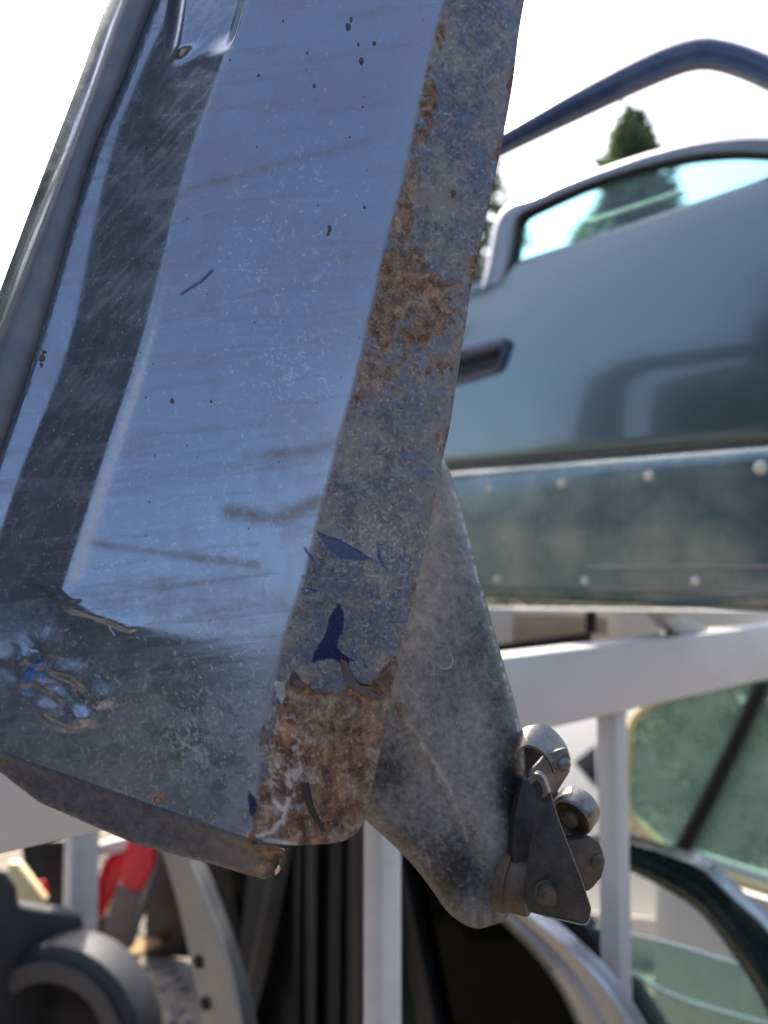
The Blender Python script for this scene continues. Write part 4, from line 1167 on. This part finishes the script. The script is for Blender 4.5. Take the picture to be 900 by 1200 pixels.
def worn_arm():
    m, nt, nd, lk, b = new_mat('worn_black_arm_enamel')
    at = lambda n_: (lambda q: (setattr(q, 'attribute_name', n_), q.outputs['Fac'])[1])(N(nt, 'ShaderNodeAttribute'))
    tc = N(nt, 'ShaderNodeTexCoord').outputs['Object']
    fine = noise(nt, 900, 4, .7, tc); med = noise(nt, 220, 6, .7, tc)
    d = math_(nt, 'ADD', at('dust_shade'), math_(nt, 'MULTIPLY', math_(nt, 'SUBTRACT', med, .5), .6), True)
    c = ramp(nt, d, [(.06, (.009, .010, .011)), (.26, (.034, .034, .035)), (.48, (.096, .095, .093)), (.72, (.172, .166, .156)), (.94, (.26, .247, .225))])
    c = mixc(nt, math_(nt, 'MULTIPLY', ramp(nt, fine, [(.56, g3(0)), (.74, g3(1))]), math_(nt, 'MULTIPLY', d, .5)), c, (.26, .25, .24))
    c = mixc(nt, at('scratch_sheen'), c, (.42, .41, .39))
    lk.new(c, b.inputs['Base Color']); b.inputs['Metallic'].default_value = .1
    lk.new(math_(nt, 'ADD', math_(nt, 'MULTIPLY', d, .45), .30), b.inputs['Roughness'])
    lk.new(bump(nt, math_(nt, 'ADD', math_(nt, 'MULTIPLY', med, .6), math_(nt, 'MULTIPLY', fine, .5)), .5, .0007), b.inputs['Normal'])
    return m
me.materials.append(worn_arm())
armo = bpy.data.objects.new('arm', me); COL.objects.link(armo); armo.parent = ar
p = PLM.at(521, 774, .0028)
build('pressed_dimple', *lathe(p - PLM.n * .002, p + PLM.n * .0006, [(0, .0072), (.6, .0072), (.9, .0064), (1, .0056), (.8, .0045), (.7, .002)], 28), M['dimple'], ar)
p = PLM.at(468, 832, .004)
build('paint_chip', *prism([(465, 825), (472, 824), (473, 835), (469, 842), (466, 836)], PLM, -.001, .0035), M['rustmetal'], ar)
# bushing under the lug
c0 = PLM.at(597, 1034, .002); axb = (RT * .88 - UP * .10 - FW * .42).normalized()
build('bushing', *lathe(c0 - axb * .006, c0 + axb * .016, [(0, .0185), (.1, .0195), (.3, .0195), (.34, .0175), (.9, .0175), (1, .0165)], 40), M['tan_steel'], ar)
# triangular lug plate, with its flank and rolled top
PLL = Plane(P(645, 1040, .50), (RT * -.42 + UP * .10 - FW * 1.0))
lug = [(617, 911), (626, 905), (636, 909), (642, 920), (655, 963), (669, 1000), (680, 1028), (692.5, 1066), (690, 1078), (684, 1084), (660, 1079), (637, 1074), (619, 1069), (613, 1052), (616, 1020), (622, 985), (629, 945), (627, 925)]
lg = build('lug_plate', *prism(lug, PLL, -.003, 0), M['lug'], ar, bevel=.0008)
PLL2 = Plane(P(612, 985, .525), (RT * -.95 + UP * .1 - FW * .5))
b = MB(); b.add(*band([(637, 1072), (660, 1077.5), (684, 1082.5), (690, 1077)], [(637, 1074.5), (660, 1079.5), (685, 1084.5), (691.5, 1078)], PLL, .0006, .002, 16)); b.build('bare_edge', M['dimple'], ar)
build('lug_flank', *prism([(612, 914), (620, 912), (646, 945), (650, 985), (650, 1020), (640, 1062), (612, 1062), (604, 1045), (600, 1000), (603, 960)], PLM, -.002, .012), M['greasy'], ar, bevel=.001)
build('rolled_edge', *band([(618, 912), (628, 904), (638, 910), (645, 928)], [(623, 921), (629, 917), (634, 924), (634, 938)], PLL, .006, .003, 20), M['steel'], ar)
pb = PLL.at(640, 1046, 0); axs = (PLL.n * .8 + RT * .35).normalized()
prof = [(0, .0062)]
for k in range(4): prof += [(.08 + k * .2, .0060 - k * .0003), (.12 + k * .2, .0060 - k * .0003), (.18 + k * .2, .0044), (.24 + k * .2, .0044)]
prof += [(.95, .0045), (1, .0038)]
build('washer', *lathe(pb - axs * .0005, pb + axs * .0012, [(0, .0078), (.7, .0078), (1, .0074)], 28), M['tan_steel'], ar)
build('stud', *lathe(pb - axs * .001, pb + axs * .011, prof, 24), M['tan_steel'], ar)
# roller carriage: strap with two riveted ears and a roller between
axr = (RT * .62 + UP * .38 + FW * .70).normalized()
PLU = Plane(P(645, 890, .545), (RT * .30 + UP * .10 - FW * 1.0))
U1 = build('upper_ear', *prism([(620, 905), (640, 884), (655, 878), (664, 876), (669, 891), (668, 905), (651, 932), (640, 925), (618, 925)], PLU, -.003, 0), M['steel'], ar, bevel=.0008)
so_ = [(604, 864), (614, 853), (635, 848), (650, 856), (663, 872), (669, 890)]
si_ = [(604, 880), (617, 873), (631, 877), (640, 886), (646, 896), (649, 904)]
secs = []
for qa, qb in zip(resample(so_, 26), resample(si_, 26)):
    a_ = PLU.at(qa[0], qa[1], -.013); c_ = PLU.at(qb[0], qb[1], .0015); m_ = (a_ + c_) / 2 + (UP * .25 + PLU.n * .35) * .004
    o_ = -PLU.n * .0016 - UP * .0022
    secs.append([a_, m_, c_, c_ + o_, m_ + o_, a_ + o_])
build('strap', *sec_loft(secs), M['steel'], ar, sharp=50)
p = PLU.at(661, 896, 0)
build('rivet', *lathe(p - PLU.n * .001, p + PLU.n * .003, [(0, .0050), (.5, .0048), (.85, .0035), (1, .001)], 20), M['steel'], ar)
rc = PLU.at(668, 959, .004)
rl = build('roller', *lathe(rc - axr * .0, rc + axr * .016, [(.12, .0060), (.16, .0115), (.02, .0125), (0, .0138), (.06, .0148), (.15, .0153), (.85, .0153), (.95, .0148), (1, .013)], 48), M['steel'], ar)
build('roller_recess', *lathe(rc + axr * .0012, rc + axr * .0028, [(0, .0122), (1, .0120)], 36), M['greasy'], rl)
build('roller_hub', *lathe(rc - axr * .003, rc + axr * .003, [(0, .0045), (.25, .0058), (1, .0060)], 24), M['tan_steel'], rl)
PLW2 = Plane(P(690, 1010, .535), (RT * .25 + UP * .12 - FW * 1.0))
build('lower_ear', *prism([(664, 990), (672, 984), (690, 981), (702, 985), (707, 996), (711, 1010), (706, 1029), (696, 1041), (688, 1047), (680, 1030)], PLW2, -.012, 0), M['tan_steel'], ar, bevel=.0022)
p = PLW2.at(700, 1010, 0)
build('rivet', *lathe(p - PLW2.n * .001, p + PLW2.n * .0028, [(0, .0050), (.5, .0048), (.85, .0035), (1, .001)], 20), M['tan_steel'], ar)
b = MB(); b.add(*prism([(594, 872), (622, 872), (640, 884), (652, 905), (655, 930), (690, 985), (680, 1000), (640, 1010), (596, 960)], Plane(P(660, 950, .572), PLU.n), -.003, 0)); b.build('carriage_plate', M['greasy'], ar, bevel=.001)
